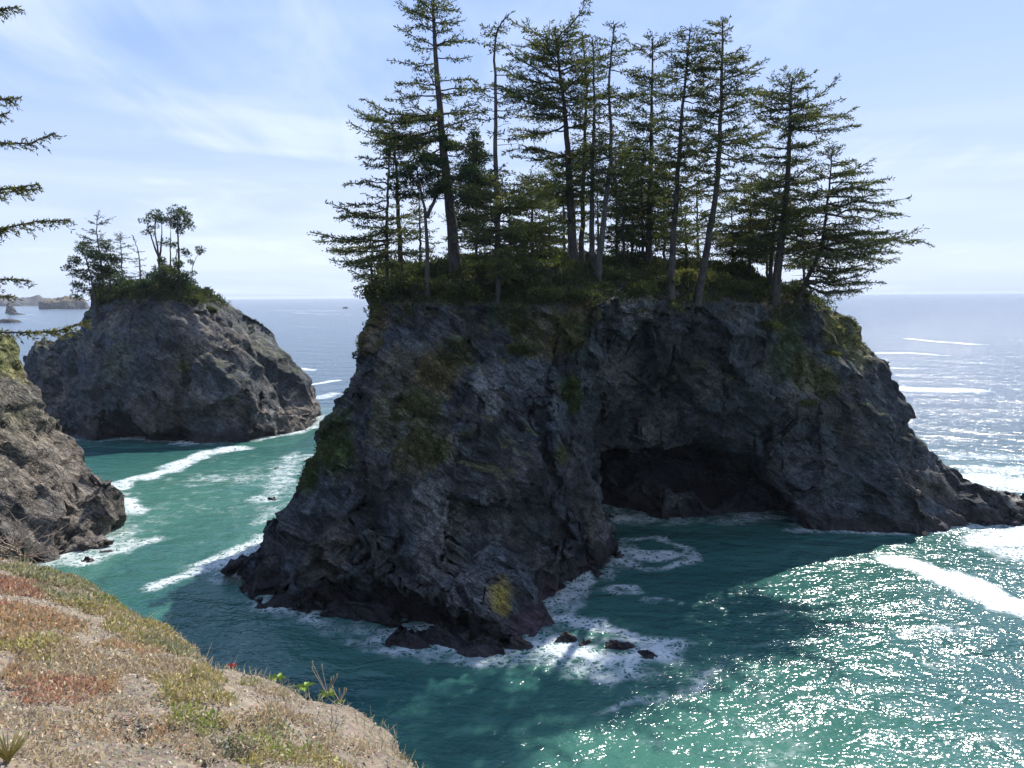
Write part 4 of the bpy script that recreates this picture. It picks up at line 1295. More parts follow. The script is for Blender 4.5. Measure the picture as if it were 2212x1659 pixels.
for i, (px, top, Yd, w) in enumerate(fill):
    spruce(fill_labels[i], Yd, [(px + 4, 600), (px + 2, (600 + top) // 2), (px, top)],
           [(top + 4, 8, 8), (top + 40, w * 0.6, w * 0.6), (top + 90, w, w), (min(560, top + 170), w, w), (572, w * 0.6, w * 0.6)], 0.17 + 0.004 * (i % 5), 60 + i, B1, tier=0.85, dens=0.85, group='understory spruces inside the grove', dead=4)

# ------------------------------------------------------------------ trees on the smaller stack
B2 = bvh_left
pine('left leaning pine with flat pads overhanging the edge of the smaller stack', 145, [[(207, 648), (200, 610), (186, 560), (176, 535)]],
     [(178, 535, 14, 9), (198, 548, 18, 9), (160, 565, 18, 8), (150, 577, 14, 5), (172, 590, 20, 7), (165, 618, 18, 6), (180, 630, 16, 5), (165, 642, 11, 4), (205, 575, 14, 8), (190, 600, 14, 6)], 0.26, 31, B2, leaf=0.5, wid=0.16, per=200)
pine('dense dark conical pine, darkest tree on the smaller stack', 147, [[(240, 640), (236, 590), (230, 535)]],
     [(230, 537, 9, 8), (222, 556, 16, 9), (240, 560, 18, 10), (215, 580, 16, 9), (248, 585, 22, 10), (228, 600, 26, 10), (262, 608, 20, 9), (212, 612, 14, 8), (245, 625, 26, 9)], 0.24, 32, B2, leaf=0.5, wid=0.17, per=240)
spruce('sparse weathered spruce with a bare whip tip at the left of the smaller stack', 149, [(226, 640), (218, 560), (208, 500), (210, 472), (215, 454)],
       [(462, 6, 8), (478, 22, 34), (490, 30, 20), (500, 40, 22), (515, 50, 26), (525, 58, 26), (545, 40, 24)], 0.24, 33, B2, tier=0.9, dens=0.45, leaf=0.45, wid=0.13, bark=BARK_GREY, dead=4)
spruce('sparse thin spruce in the middle gap of the smaller stack', 149, [(266, 640), (263, 570), (260, 505)],
       [(506, 14, 14), (520, 26, 18), (535, 22, 22), (555, 30, 20), (580, 20, 26)], 0.18, 34, B2, tier=0.9, dens=0.4, leaf=0.45, wid=0.12, bark=BARK_GREY, dead=4)
spruce('crooked half dead spruce with short tufts beside the tall umbrella pines', 147, [(304, 640), (303, 590), (300, 545), (288, 512)],
       [(513, 10, 5), (530, 12, 10), (555, 30, 12), (570, 12, 8), (590, 40, 14), (605, 30, 20)], 0.18, 35, B2, tier=0.9, dens=0.4, leaf=0.45, wid=0.12, bark=BARK_GREY, dead=5)
pine('tall umbrella pine with forked bare stem, left of the pair on the smaller stack', 146, [[(347, 625), (346, 590), (342, 540), (334, 500), (336, 470)], [(344, 560), (333, 530), (322, 500), (316, 478)], [(345, 560), (350, 510), (349, 480)]],
     [(336, 465, 14, 8), (348, 472, 12, 9), (316, 477, 9, 6), (322, 503, 12, 5), (329, 470, 8, 6), (354, 525, 16, 6), (330, 490, 8, 4)], 0.28, 36, B2, leaf=0.45, wid=0.15, per=190)
pine('tallest umbrella pine with rounded dark crown on the smaller stack', 145, [[(387, 630), (386, 590), (386, 540), (384, 490), (384, 460)], [(371, 625), (368, 570), (369, 500)], [(376, 625), (378, 580), (382, 540)]],
     [(386, 455, 15, 9), (375, 465, 14, 8), (398, 470, 14, 9), (368, 478, 16, 8), (402, 486, 12, 8), (388, 484, 16, 8), (392, 502, 10, 6), (400, 545, 13, 7), (378, 530, 8, 4), (405, 478, 8, 6)], 0.30, 37, B2, leaf=0.45, wid=0.15, per=210)
pine('stunted bent pine with one round tuft at the right of the smaller stack', 144, [[(412, 630), (413, 600), (416, 575), (424, 555), (432, 545)]],
     [(431, 540, 12, 7), (412, 566, 6, 4), (410, 592, 9, 6), (436, 545, 8, 5)], 0.13, 38, B2, leaf=0.4, wid=0.14, per=150)
pine('wide bushy pine under the umbrella pines on the smaller stack', 142.5, [[(372, 640), (370, 610), (362, 590)]],
     [(362, 585, 22, 9), (345, 595, 24, 10), (385, 600, 22, 10), (330, 605, 22, 9), (398, 612, 20, 10), (365, 612, 26, 10), (318, 615, 16, 8), (380, 570, 12, 9), (405, 625, 16, 8), (350, 570, 12, 8)], 0.22, 39, B2, leaf=0.48, wid=0.17, per=240)
pine('low shrubby pine on the left half of the smaller stack below the sparse spruce', 143, [[(288, 640), (286, 620)]],
     [(285, 615, 18, 8), (300, 622, 18, 7), (272, 620, 14, 8), (315, 625, 14, 6)], 0.14, 40, B2, leaf=0.45, wid=0.16, per=220)


# ------------------------------------------------------------------ shrubs
def shrub(label, bvh, px, py, Y, w, h, seed, mat=SHRUB, leaf=0.26, wid=0.13, n=900, group=None, bright=0.0):
    rng = np.random.RandomState(seed)
    sc = Y / FPX
    c = AT(px, py, Y)
    zg = ground_z(bvh, c[0], c[1])
    if zg is None:
        zg = c[2]
    base = np.array([c[0], c[1], zg - 0.1])
    root = empty('shrub', base)
    tag(root, label, 'shrub', group)
    st = Geo(); fol = []
    W_, H_ = w * sc, h * sc
    k = 5 + int(W_ * 2)
    for i in range(k):
        a = rng.uniform(0, 6.28); rr = math.sqrt(rng.random()) * W_ * 0.8
        o = np.array([math.cos(a) * rr, math.sin(a) * rr * 0.8, H_ * rng.uniform(0.35, 1.0) * (1 - 0.5 * (rr / W_) ** 2)])
        st.tube(np.array([[0, 0, 0], o * 0.5 + (0, 0, 0.1 * H_), o]), [0.035, 0.022, 0.008], 4)
        P, d = clump_points(o, np.array([W_ * 0.42, W_ * 0.42, H_ * 0.38]) * rng.uniform(0.7, 1.2), int(n / k), rng)
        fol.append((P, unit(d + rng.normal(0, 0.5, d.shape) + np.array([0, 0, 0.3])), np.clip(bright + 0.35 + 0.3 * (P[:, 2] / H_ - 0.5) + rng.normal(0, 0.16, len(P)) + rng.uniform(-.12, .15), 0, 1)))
    tag(st.obj('stems', BARK, root), kind='stuff')
    P = np.concatenate([f[0] for f in fol]); D = np.concatenate([f[1] for f in fol]); var = np.concatenate([f[2] for f in fol])
    P[:, 2] = np.maximum(P[:, 2], -0.3)
    m = len(P)
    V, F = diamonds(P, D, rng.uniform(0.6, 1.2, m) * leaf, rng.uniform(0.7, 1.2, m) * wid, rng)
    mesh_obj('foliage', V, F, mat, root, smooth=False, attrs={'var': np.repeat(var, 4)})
    return root


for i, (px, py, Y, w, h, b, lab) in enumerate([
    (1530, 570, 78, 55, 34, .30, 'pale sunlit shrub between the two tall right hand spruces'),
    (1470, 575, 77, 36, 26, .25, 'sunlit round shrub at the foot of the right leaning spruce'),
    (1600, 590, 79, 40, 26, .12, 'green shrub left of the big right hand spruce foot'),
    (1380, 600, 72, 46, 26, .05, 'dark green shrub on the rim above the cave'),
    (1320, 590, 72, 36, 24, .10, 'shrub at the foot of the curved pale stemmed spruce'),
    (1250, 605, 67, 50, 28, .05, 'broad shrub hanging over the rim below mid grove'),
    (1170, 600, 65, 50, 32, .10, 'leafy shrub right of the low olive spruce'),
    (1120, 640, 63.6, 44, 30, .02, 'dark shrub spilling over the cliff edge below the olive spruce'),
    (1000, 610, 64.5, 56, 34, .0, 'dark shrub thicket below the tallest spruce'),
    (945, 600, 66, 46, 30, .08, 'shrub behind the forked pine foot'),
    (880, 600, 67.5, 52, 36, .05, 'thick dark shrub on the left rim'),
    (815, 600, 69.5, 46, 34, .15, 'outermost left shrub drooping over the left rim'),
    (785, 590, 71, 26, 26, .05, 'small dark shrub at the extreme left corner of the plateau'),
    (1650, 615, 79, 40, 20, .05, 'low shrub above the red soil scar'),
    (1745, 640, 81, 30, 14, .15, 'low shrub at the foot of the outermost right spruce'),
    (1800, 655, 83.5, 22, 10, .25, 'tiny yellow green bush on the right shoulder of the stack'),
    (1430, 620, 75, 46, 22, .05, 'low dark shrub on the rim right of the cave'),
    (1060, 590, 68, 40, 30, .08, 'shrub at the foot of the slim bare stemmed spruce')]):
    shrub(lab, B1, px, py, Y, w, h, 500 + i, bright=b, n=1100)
for i, (px, py, Y, w, h, b, lab) in enumerate([
    (424, 632, 141.5, 16, 14, .22, 'fresh green bush on the bare right shoulder of the smaller stack'),
    (452, 638, 143, 14, 9, .05, 'grey green bush furthest right on the smaller stack'),
    (335, 635, 142, 40, 12, .08, 'low reddish brown scrub under the middle of the smaller stack'),
    (245, 645, 146, 34, 12, .0, 'dark scrub at the left rim of the smaller stack')]):
    shrub(lab, B2, px, py, Y, w, h, 560 + i, bright=b, leaf=0.34, wid=0.18, n=900)
def scatter_turf(name, label, VN, thr, n, leaf, wid, seed, lump=0.0, dark=0.0, cat='grass'):
    V_, N_, m_ = VN
    rng = np.random.RandomState(seed)
    w = np.where(m_ > thr, m_, 0); w = w * (V_[:, 1] < np.percentile(V_[:, 1], 82))
    hl = np.clip(fbm(V_ / 2.4, 3, seed) * 1.5 + 0.25, 0, 1)
    w = w * (0.25 + hl if lump else 1)
    ix = rng.choice(len(V_), n, p=w / w.sum())
    P = V_[ix] + rng.normal(0, 0.15, (n, 3)) * (1, 1, 0.3)
    if lump:
        P[:, 2] += lump * hl[ix] * np.sqrt(rng.random(n))
    D = unit(N_[ix] * 0.5 + rng.normal(0, 0.6, (n, 3)) + np.array([0, 0, 0.55]))
    L = leaf * rng.uniform(0.5, 1.5, n)
    Vq, Fq = diamonds(P, D, L, wid * rng.uniform(0.7, 1.3, n), rng)
    var = np.clip(0.36 - dark + 0.55 * fbm(P / 2.2, 2, 88) + rng.normal(0, 0.16, n), 0, 1)
    o = mesh_obj(name, Vq, Fq, SHRUB, smooth=False, attrs={'var': np.repeat(var, 4)})
    return tag(o, label, cat, kind='stuff')


scatter_turf('grass', 'tangled green and brown turf covering the top of the big stack', main_VN, 0.25, 30000, 0.42, 0.10, 601, dark=0.12)
scatter_turf('undergrowth', 'knee high dark undergrowth between the trunks on the big stack', main_VN, 0.2, 48000, 0.30, 0.15, 605, lump=1.2, dark=0.16, cat='undergrowth')
scatter_turf('grass', 'dry brown turf covering the top of the smaller stack', left_VN, 0.3, 8000, 0.6, 0.16, 602, dark=0.05)
scatter_turf('undergrowth', 'low dark scrub matting the top of the smaller stack', left_VN, 0.25, 16000, 0.42, 0.22, 606, lump=1.8, dark=0.2, cat='undergrowth')
# grass and moss cushions clinging to ledges of the cliff
rng = np.random.RandomState(611)
Pl = []; Vl = []
for (px, py, r, c, k) in patches:
    if c in (GREEN, OLIVE, OCHRE):
        p = hit_px(bvh_main, px, py)
        if p is None:
            continue
        d = np.linalg.norm((main_VN[0] - p) / (r, r * 1.4, r * 0.9), axis=1) + 0.45 * fbm(main_VN[0] / 1.3, 2, 90)
        ix = np.nonzero(d < 0.8)[0]
        if len(ix) < 4:
            continue
        ix = rng.choice(ix, int(600 * r * k))
        Pl.append(np.concatenate([main_VN[0][ix], main_VN[1][ix]], 1)); Vl.append(np.full(len(ix), {GREEN: 0.48, OLIVE: 0.68, OCHRE: 0.9}[c]))
PN = np.concatenate(Pl); var = np.concatenate(Vl) + rng.normal(0, 0.12, len(PN))
n = len(PN)
P = PN[:, :3] + rng.normal(0, 0.08, (n, 3))
D = unit(PN[:, 3:] * 0.8 + rng.normal(0, 0.35, (n, 3)) + np.array([0, 0, -0.15]))
Vq, Fq = diamonds(P, D, rng.uniform(0.15, 0.36, n), rng.uniform(0.05, 0.10, n), rng)
o = mesh_obj('cliff_grass', Vq, Fq, SHRUB, smooth=False, attrs={'var': np.repeat(np.clip(var, 0, 1), 4)})
tag(o, 'grass and moss cushions clinging to ledges of the big cliff', 'grass', kind='stuff')
# pale dead roots hanging over the rim
for i, (pts, lab) in enumerate([([(948, 560), (935, 590), (918, 605), (915, 640), (905, 665)], 'pale bare root snaking down the rim below the tallest spruce'), ([(838, 625), (830, 650), (828, 675)], 'short pale root hanging under the rim spruce'), ([(1000, 690), (1008, 720)], 'thin white root on the cliff below the dark thicket')]):
    W_ = [np.array(hit_px(B1, *p)) if hit_px(B1, *p) is not None else AT(*p, 66) for p in pts]
    W_ = [w - np.array([0, 0.18, 0]) for w in W_]
    b0 = W_[0]
    path = resample(W_, 12)
    Vt, Ft = tube(path - b0, np.linspace(0.07, 0.025, 12), 5)
    o = mesh_obj('exposed_root', Vt, Ft, BARK_GREY); o.location = b0
    tag(o, lab, 'root')

# ------------------------------------------------------------------ the bluff in the foreground
PA, PB, PC_ = -1.447, -0.2505, -0.358           # soil slope: z = 25 + PA + PB x + PC_ y


def plane_hit(px, py):
    r = RAY(px, py)
    # H + r z t = H + PA + PB rx t + PC ry t
    t_ = PA / (r[2] - PB * r[0] - PC_ * r[1])
    return r * t_ + np.array([0, 0, H])


brink_px = [(-260, 1120), (-150, 1150), (0, 1200), (60, 1212), (100, 1224), (180, 1250), (225, 1272), (255, 1298), (330, 1332), (400, 1368), (425, 1400), (470, 1428), (520, 1442), (590, 1464), (650, 1482), (740, 1516), (790, 1546), (840, 1562), (880, 1606), (930, 1660), (985, 1740)]
BR = np.array([plane_hit(*p)[:2] for p in brink_px])
mainland = [tuple(p) for p in BR[::-1]] + [(-14, 14.5), (-22, 22), (-36, 36), (-60, 55), (-95, 60), (-110, -30), (8, -30), (5, -6), (2.6, 0.2), (1.2, 1.8)]


def off_poly(k):
    c = np.array([-30, 0])
    out = []
    for p in mainland:
        p = np.array(p, dtype=float); v = p - np.array([-8.0, -4.0]); v /= np.linalg.norm(v) + 1e-9
        out.append(tuple(p + v * k))
    return out


V, F = rock_surface([(-2, off_poly(5.0)), (8, off_poly(2.4)), (15, off_poly(0.6)), (18.5, off_poly(-0.6)), (20.2, off_poly(-1.6))], 0.8, topk=9.0)
V, N, a_, b_ = roughen(V, F, 701, amp=0.6, base=1.0)
T, g_ = rock_tint(V, N, 703, moss=0.2)
o = mesh_obj('sea_cliff', V, F, ROCK, cols={'tint': T})
tag(o, 'mainland cliff falling to the sea below the foreground bluff', 'cliff', kind='structure')

gx = np.arange(-11.5, 3.2, 0.04); gy = np.arange(-1.5, 14.0, 0.04)
X, Y = np.meshgrid(gx, gy, indexing='ij')
x, y = X.ravel(), Y.ravel()
sd = sd_poly(x, y, mainland)
PG = np.stack([x, y, np.zeros_like(x)], 1).astype(np.float32)
edge = sd + 0.28 * fbm(PG / 0.7, 3, 711) + 0.10 * fbm(PG / 0.16, 3, 713)
z = H + PA + PB * x + PC_ * y
z = z + 0.13 * fbm(PG / 1.5, 3, 715) + 0.055 * fbm(PG / 0.35, 3, 717) + 0.016 * fbm(PG / 0.085, 2, 719)
pit = ridged(PG / (0.7, 0.5, 1), 3, 721)
z = z - 0.09 * sstep(pit, 0.6, 0.85) * sstep(fbm(PG / 1.1, 2, 723), 0.05, 0.35)
out = np.maximum(edge, 0)
z = z - 3.2 * out - 0.55 * out ** 2 - 0.10 * sstep(edge, -0.25, 0.0)
z = z + np.where(edge > 0, 0.25 * fbm(np.stack([x, y, z], 1) / 0.5, 3, 725), 0)
keepv = (edge < 1.7)
I = np.arange(len(gx) * len(gy)).reshape(len(gx), len(gy))
F = np.stack([I[:-1, :-1].ravel(), I[1:, :-1].ravel(), I[1:, 1:].ravel(), I[:-1, 1:].ravel()], 1)
F = F[keepv[F].all(1)]
# drop what the bluff hides far behind the eye
used = np.unique(F); remap = np.full(len(x), -1); remap[used] = np.arange(len(used))
F = remap[F]; gx_, gy_, gz_ = x[used], y[used], z[used]; ge = edge[used]
VG = np.stack([gx_, gy_, gz_], 1)
soil = np.tile(np.array((0.245, 0.203, 0.150)), (len(VG), 1))
soil = lerp3(soil, (0.165, 0.135, 0.103), np.clip(0.4 + 0.9 * fbm(VG / 0.8, 3, 731), 0, 1) * 0.7)
soil = lerp3(soil, (0.29, 0.243, 0.180), np.clip(fbm(VG / 1.7, 2, 733) * 1.5, 0, 0.8))
soil = lerp3(soil, (0.165, 0.138, 0.112), sstep(ge, -0.05, 0.15) * 0.7)
m, t = new_mat('gravelly_soil')
P = t.n('ShaderNodeNewGeometry').outputs['Position']
tint = t.n('ShaderNodeVertexColor', layer_name='tint').outputs[0]
n1 = t.noise(P, 28.0, 4, 0.65); n2 = t.noise(P, 5.0, 3, 0.6)
vr = t.n('ShaderNodeTexVoronoi', {'Vector': P, 'Scale': 62.0})
val = t.smooth(t.math('ADD', n1, t.math('MULTIPLY', n2, 0.6)), 0.55, 1.05, 0.55, 1.45)
c = t.mix(1.0, tint, t.n('ShaderNodeCombineColor', {0: val, 1: val, 2: val}).outputs[0], 'MULTIPLY')
c = t.mix(0.22, c, t.mix(1.0, tint, vr.outputs['Color'], 'MULTIPLY'))
hg = t.math('ADD', t.math('MULTIPLY', t.math('SUBTRACT', 1.0, vr.outputs['Distance']), 0.45), n1)
bp = t.n('ShaderNodeBump', {'Strength': 0.9, 'Distance': 0.022, 'Height': hg})
pb = t.n('ShaderNodeBsdfPrincipled', {'Base Color': c, 'Roughness': 0.95, 'Normal': bp.outputs[0]})
pb.inputs['Specular IOR Level'].default_value = 0.15
t.n('ShaderNodeOutputMaterial', {'Surface': pb.outputs[0]})
ground = mesh_obj('ground', VG, F, m, cols={'tint': soil})
tag(ground, 'sunlit gravelly brown bluff falling away in the foreground', 'ground', kind='structure')
bvh_g = BVHTree.FromPolygons([tuple(v) for v in VG.tolist()], F.tolist())
NG = vnormals(VG, F)


def gz(X, Y):
    h = bvh_g.ray_cast(Vector((X, Y, 40)), Vector((0, 0, -1)))
    return h[0].z if h[0] is not None else H + PA + PB * X + PC_ * Y


def gp(px, py):
    h = hit_px(bvh_g, px, py)
    return h if h is not None else plane_hit(px, py)


# leaf material with its own colours
m, t = new_mat('succulent_leaves')
tint = t.n('ShaderNodeVertexColor', layer_name='tint').outputs[0]
d = t.n('ShaderNodeBsdfPrincipled', {'Base Color': tint, 'Roughness': 0.55})
tr = t.n('ShaderNodeBsdfTranslucent', {'Color': tint})
t.n('ShaderNodeOutputMaterial', {'Surface': t.n('ShaderNodeMixShader', {0: 0.3, 1: d.outputs[0], 2: tr.outputs[0]}).outputs[0]})
LEAFY = m

rng = np.random.RandomState(801)
RED, ORNG, LIME, SAGE, STRAW, YEL = (0.47, 0.25, 0.16), (0.48, 0.32, 0.17), (0.27, 0.32, 0.07), (0.27, 0.28, 0.13), (0.48, 0.39, 0.25), (0.40, 0.35, 0.13)
zones = [  # px, py, radius in m (x), colour, cover
    (40, 1270, 0.9, RED, 0.9), (20, 1320, 0.6, RED, 0.8), (75, 1340, 0.7, ORNG, 0.9), (110, 1400, 0.7, ORNG, 0.9), (150, 1470, 0.7, ORNG, 0.95), (130, 1505, 0.5, RED, 0.6), (190, 1440, 0.7, STRAW, 0.6),
    (60, 1235, 0.9, SAGE, 0.7), (140, 1260, 0.9, SAGE, 0.95), (200, 1275, 0.8, LIME, 0.9), (240, 1300, 0.55, LIME, 1.0), (225, 1320, 0.6, YEL, 0.9), (160, 1300, 0.7, SAGE, 0.7), (180, 1255, 0.4, RED, 0.5),
    (290, 1360, 0.7, YEL, 0.95), (340, 1395, 0.7, YEL, 0.95), (280, 1400, 0.5, ORNG, 0.6), (380, 1410, 0.5, SAGE, 0.8), (390, 1460, 0.55, YEL, 1.0), (410, 1510, 0.5, YEL, 1.0), (430, 1560, 0.45, LIME, 0.95), (350, 1450, 0.5, STRAW, 0.6),
    (30, 1400, 0.6, YEL, 0.7), (15, 1370, 0.5, ORNG, 0.6), (250, 1530, 0.5, STRAW, 0.4), (300, 1580, 0.4, ORNG, 0.5), (340, 1600, 0.4, ORNG, 0.55), (260, 1600, 0.4, STRAW, 0.5),
    (600, 1600, 0.45, SAGE, 0.85), (560, 1630, 0.40, YEL, 0.95), (640, 1630, 0.40, LIME, 0.9), (680, 1650, 0.35, YEL, 0.8), (620, 1550, 0.3, STRAW, 0.7), (700, 1600, 0.3, STRAW, 0.5), (520, 1560, 0.35, ORNG, 0.4), (590, 1500, 0.3, STRAW, 0.4), (540, 1480, 0.22, LIME, 0.5), (780, 1620, 0.25, STRAW, 0.5),
    (100, 1640, 0.5, STRAW, 0.6), (30, 1560, 0.5, STRAW, 0.4), (180, 1570, 0.5, ORNG, 0.35), (480, 1640, 0.35, SAGE, 0.6), (420, 1620, 0.35, STRAW, 0.6), (870, 1640, 0.2, SAGE, 0.4),
]
cov = np.zeros(len(VG)); colr = np.tile(np.array(STRAW), (len(VG), 1))
wn = fbm(VG / 0.35, 3, 811); wn2 = fbm(VG / 0.12, 2, 813)
for (px, py, r, c, k) in zones:
    p = gp(px, py)
    dd = np.linalg.norm((VG - p) / (r * 0.56, r * 0.6, r * 2), axis=1) + 0.9 * wn + 0.35 * wn2
    w = (1 - sstep(dd, 0.55, 0.95)) * k
    colr = lerp3(colr, c, np.clip(w * 1.6, 0, 1)); cov = np.maximum(cov, w)
cov = np.maximum(cov, 0.05 * sstep(wn, 0.0, 0.4))
cov *= (ge < 0.03) * 1.0
vis = (VG[:, 1] > 1.6) & (VG[:, 0] / np.maximum(VG[:, 1], .1) > -0.85)
w = cov * vis
nl = 48000
ix = rng.choice(len(VG), nl, p=w / w.sum())
dist = np.hypot(VG[ix, 0], VG[ix, 1])
sz = 0.013 + 0.0023 * dist
P = VG[ix] + rng.normal(0, 0.015, (nl, 3)) * (1, 1, 0.15)
P[:, 2] += rng.uniform(0, 0.055, nl) * np.clip(cov[ix], 0.2, 1)
D = unit(rng.normal(0, 0.75, (nl, 3)) + np.array([0, 0, 0.75]) + NG[ix] * 0.4)
Vq, Fq = diamonds(P, D, sz * rng.uniform(0.7, 1.7, nl), sz * rng.uniform(0.35, 0.75, nl), rng)
cc = colr[ix] * rng.uniform(0.65, 1.25, (nl, 1)) + rng.normal(0, 0.018, (nl, 3))
mixs = rng.random(nl) < 0.28
cc[mixs] = np.array(STRAW) * rng.uniform(0.7, 1.3, (mixs.sum(), 1))
redl = rng.random(nl) < 0.015
cc[redl] = np.array(RED) * rng.uniform(0.8, 1.3, (redl.sum(), 1))
cc = np.clip(cc, 0.02, 0.6)
o = mesh_obj('ground_cover', Vq, Fq, LEAFY, smooth=False, cols={'tint': np.repeat(cc, 4, 0)})
tag(o, 'mats of small red, yellow and green succulents on the foreground bluff', 'ground cover', kind='stuff')

# loose gravel
ng = 9000
w = vis * (ge < 0.05) * (1.05 - np.clip(cov, 0, 1)) * np.clip(0.6 + wn2, 0.1, 2)
ix = rng.choice(len(VG), ng, p=w / w.sum())
octv = np.array([(1, 0, 0), (-1, 0, 0), (0, 1, 0), (0, -1, 0), (0, 0, 1), (0, 0, -1)], float)
octf = np.array([(0, 2, 4), (2, 1, 4), (1, 3, 4), (3, 0, 4), (2, 0, 5), (1, 2, 5), (3, 1, 5), (0, 3, 5)])
s_ = rng.uniform(0.006, 0.013, ng) * np.where(rng.random(ng) < 0.04, 2.0, 1)
Vp = (octv[None] * rng.uniform(0.6, 1.35, (ng, 6, 1)) * s_[:, None, None])
ca, sa = np.cos(rng.uniform(0, 6.28, ng)), np.sin(rng.uniform(0, 6.28, ng))
Vp = np.stack([Vp[..., 0] * ca[:, None] - Vp[..., 1] * sa[:, None], Vp[..., 0] * sa[:, None] + Vp[..., 1] * ca[:, None], Vp[..., 2] * 0.8], 2) + VG[ix][:, None, :]
Fp = (octf[None] + (np.arange(ng) * 6)[:, None, None]).reshape(-1, 3)
pc = np.array((0.28, 0.23, 0.18)) * rng.uniform(0.5, 1.6, (ng, 1))
m, t = new_mat('gravel_stone')
pb = t.n('ShaderNodeBsdfPrincipled', {'Base Color': t.n('ShaderNodeVertexColor', layer_name='tint').outputs[0], 'Roughness': 0.9})
t.n('ShaderNodeOutputMaterial', {'Surface': pb.outputs[0]})
o = mesh_obj('gravel', Vp.reshape(-1, 3), Fp, m, smooth=False, cols={'tint': np.repeat(pc, 6, 0)})
tag(o, 'loose brown gravel strewn over the foreground bluff', 'gravel', kind='stuff')


# ------------------------------------------------------------------ single plants on the bluff
def flat_mat(name, c, rough=0.6):
    m, t = new_mat(name)
    n = t.noise(t.n('ShaderNodeNewGeometry').outputs['Position'], 40.0, 3)
    cc_ = t.mix(n, tuple(v * 0.65 for v in c), tuple(min(1, v * 1.35) for v in c))
    pb = t.n('ShaderNodeBsdfPrincipled', {'Base Color': cc_, 'Roughness': rough})
    t.n('ShaderNodeOutputMaterial', {'Surface': pb.outputs[0]})
    return m


STRAW_M = flat_mat('dry_stem', (0.40, 0.31, 0.19)); LIME_M = flat_mat('fresh_leaf', (0.20, 0.30, 0.035)); TWIG_M = flat_mat('dead_twig', (0.26, 0.205, 0.15)); REDL_M = flat_mat('red_leaf', (0.46, 0.05, 0.05)); SEED_M = flat_mat('seed_head', (0.30, 0.25, 0.14))


def blade(path, w):
    P = np.asarray(path, float); n = len(P)
    T = np.gradient(P, axis=0); S = unit(np.cross(T, np.array([0.2, -1, 0.3])))
    wd = w * np.sin(np.linspace(0.25, 1, n) * math.pi * 0.97)[:, None]
    V = np.stack([P - S * wd, P + S * wd], 1).reshape(-1, 3)
    I = np.arange(n) * 2
    F = np.stack([I[:-1], I[:-1] + 1, I[1:] + 1, I[1:]], 1)
    return V, F


def rosette(label, px, py, n, L, w, mat, seed, name='plantain', cat='plant', stalks=0, spread=1.0):
    rng = np.random.RandomState(seed)
    b = gp(px, py)
    root = empty(name, b); tag(root, label, cat)
    k = np.linspace(0, 1, 6)
    for i in range(n):
        a = rng.uniform(0, 6.28); l = L * rng.uniform(0.55, 1.1)
        path = np.outer(k * l * 0.8 * spread, (math.cos(a), math.sin(a), 0)) + np.outer(l * (0.75 * k - 0.65 * k ** 2 * spread), (0, 0, 1))
        mesh_obj('leaf', *blade(path, w * rng.uniform(0.7, 1.2)), mat, root)
    for i in range(stalks):
        a = rng.uniform(0, 6.28); l = L * rng.uniform(1.2, 2.3)
        path = np.outer(k * l * 0.45, (math.cos(a), 0.3 * math.sin(a), 0)) + np.outer(k * l * 0.9, (0, 0, 1))
        st = mesh_obj('stalk', *tube(path, np.full(6, 0.0018), 4), STRAW_M, root)
        e = path[-1]; hd = np.array([e + (0, 0, q) for q in (-0.012, 0.0, 0.014, 0.026)])
        mesh_obj('seed_head', *tube(hd, [0.002, 0.006, 0.006, 0.002], 6), SEED_M, st)
    return root


rosette('lime green plantain with seed stalks on the edge of the bluff', 708, 1503, 9, 0.13, 0.010, LIME_M, 1, stalks=6)
rosette('bright green leafy tuft left of the plantain on the bluff edge', 658, 1486, 26, 0.11, 0.009, LIME_M, 2, name='leafy_tuft')
rosette('second bright green tuft further up the bluff edge', 600, 1467, 24, 0.11, 0.009, LIME_M, 3, name='leafy_tuft')
rosette('small red succulent rosette alone on the bluff edge', 500, 1440, 14, 0.06, 0.010, REDL_M, 4, name='succulent')
rosette('tiny crimson flower head in the gravel at the bottom of the photo', 388, 1617, 10, 0.035, 0.010, REDL_M, 5, name='flower')
rosette('dry yellow grass tuft in the bottom left corner', 18, 1650, 90, 0.26, 0.0028, flat_mat('dry_grass', (0.30, 0.25, 0.07)), 6, name='grass_tuft', spread=0.45)
rosette('second seed stalk plantain hanging over the bluff edge', 735, 1518, 5, 0.06, 0.006, LIME_M, 7, stalks=7)
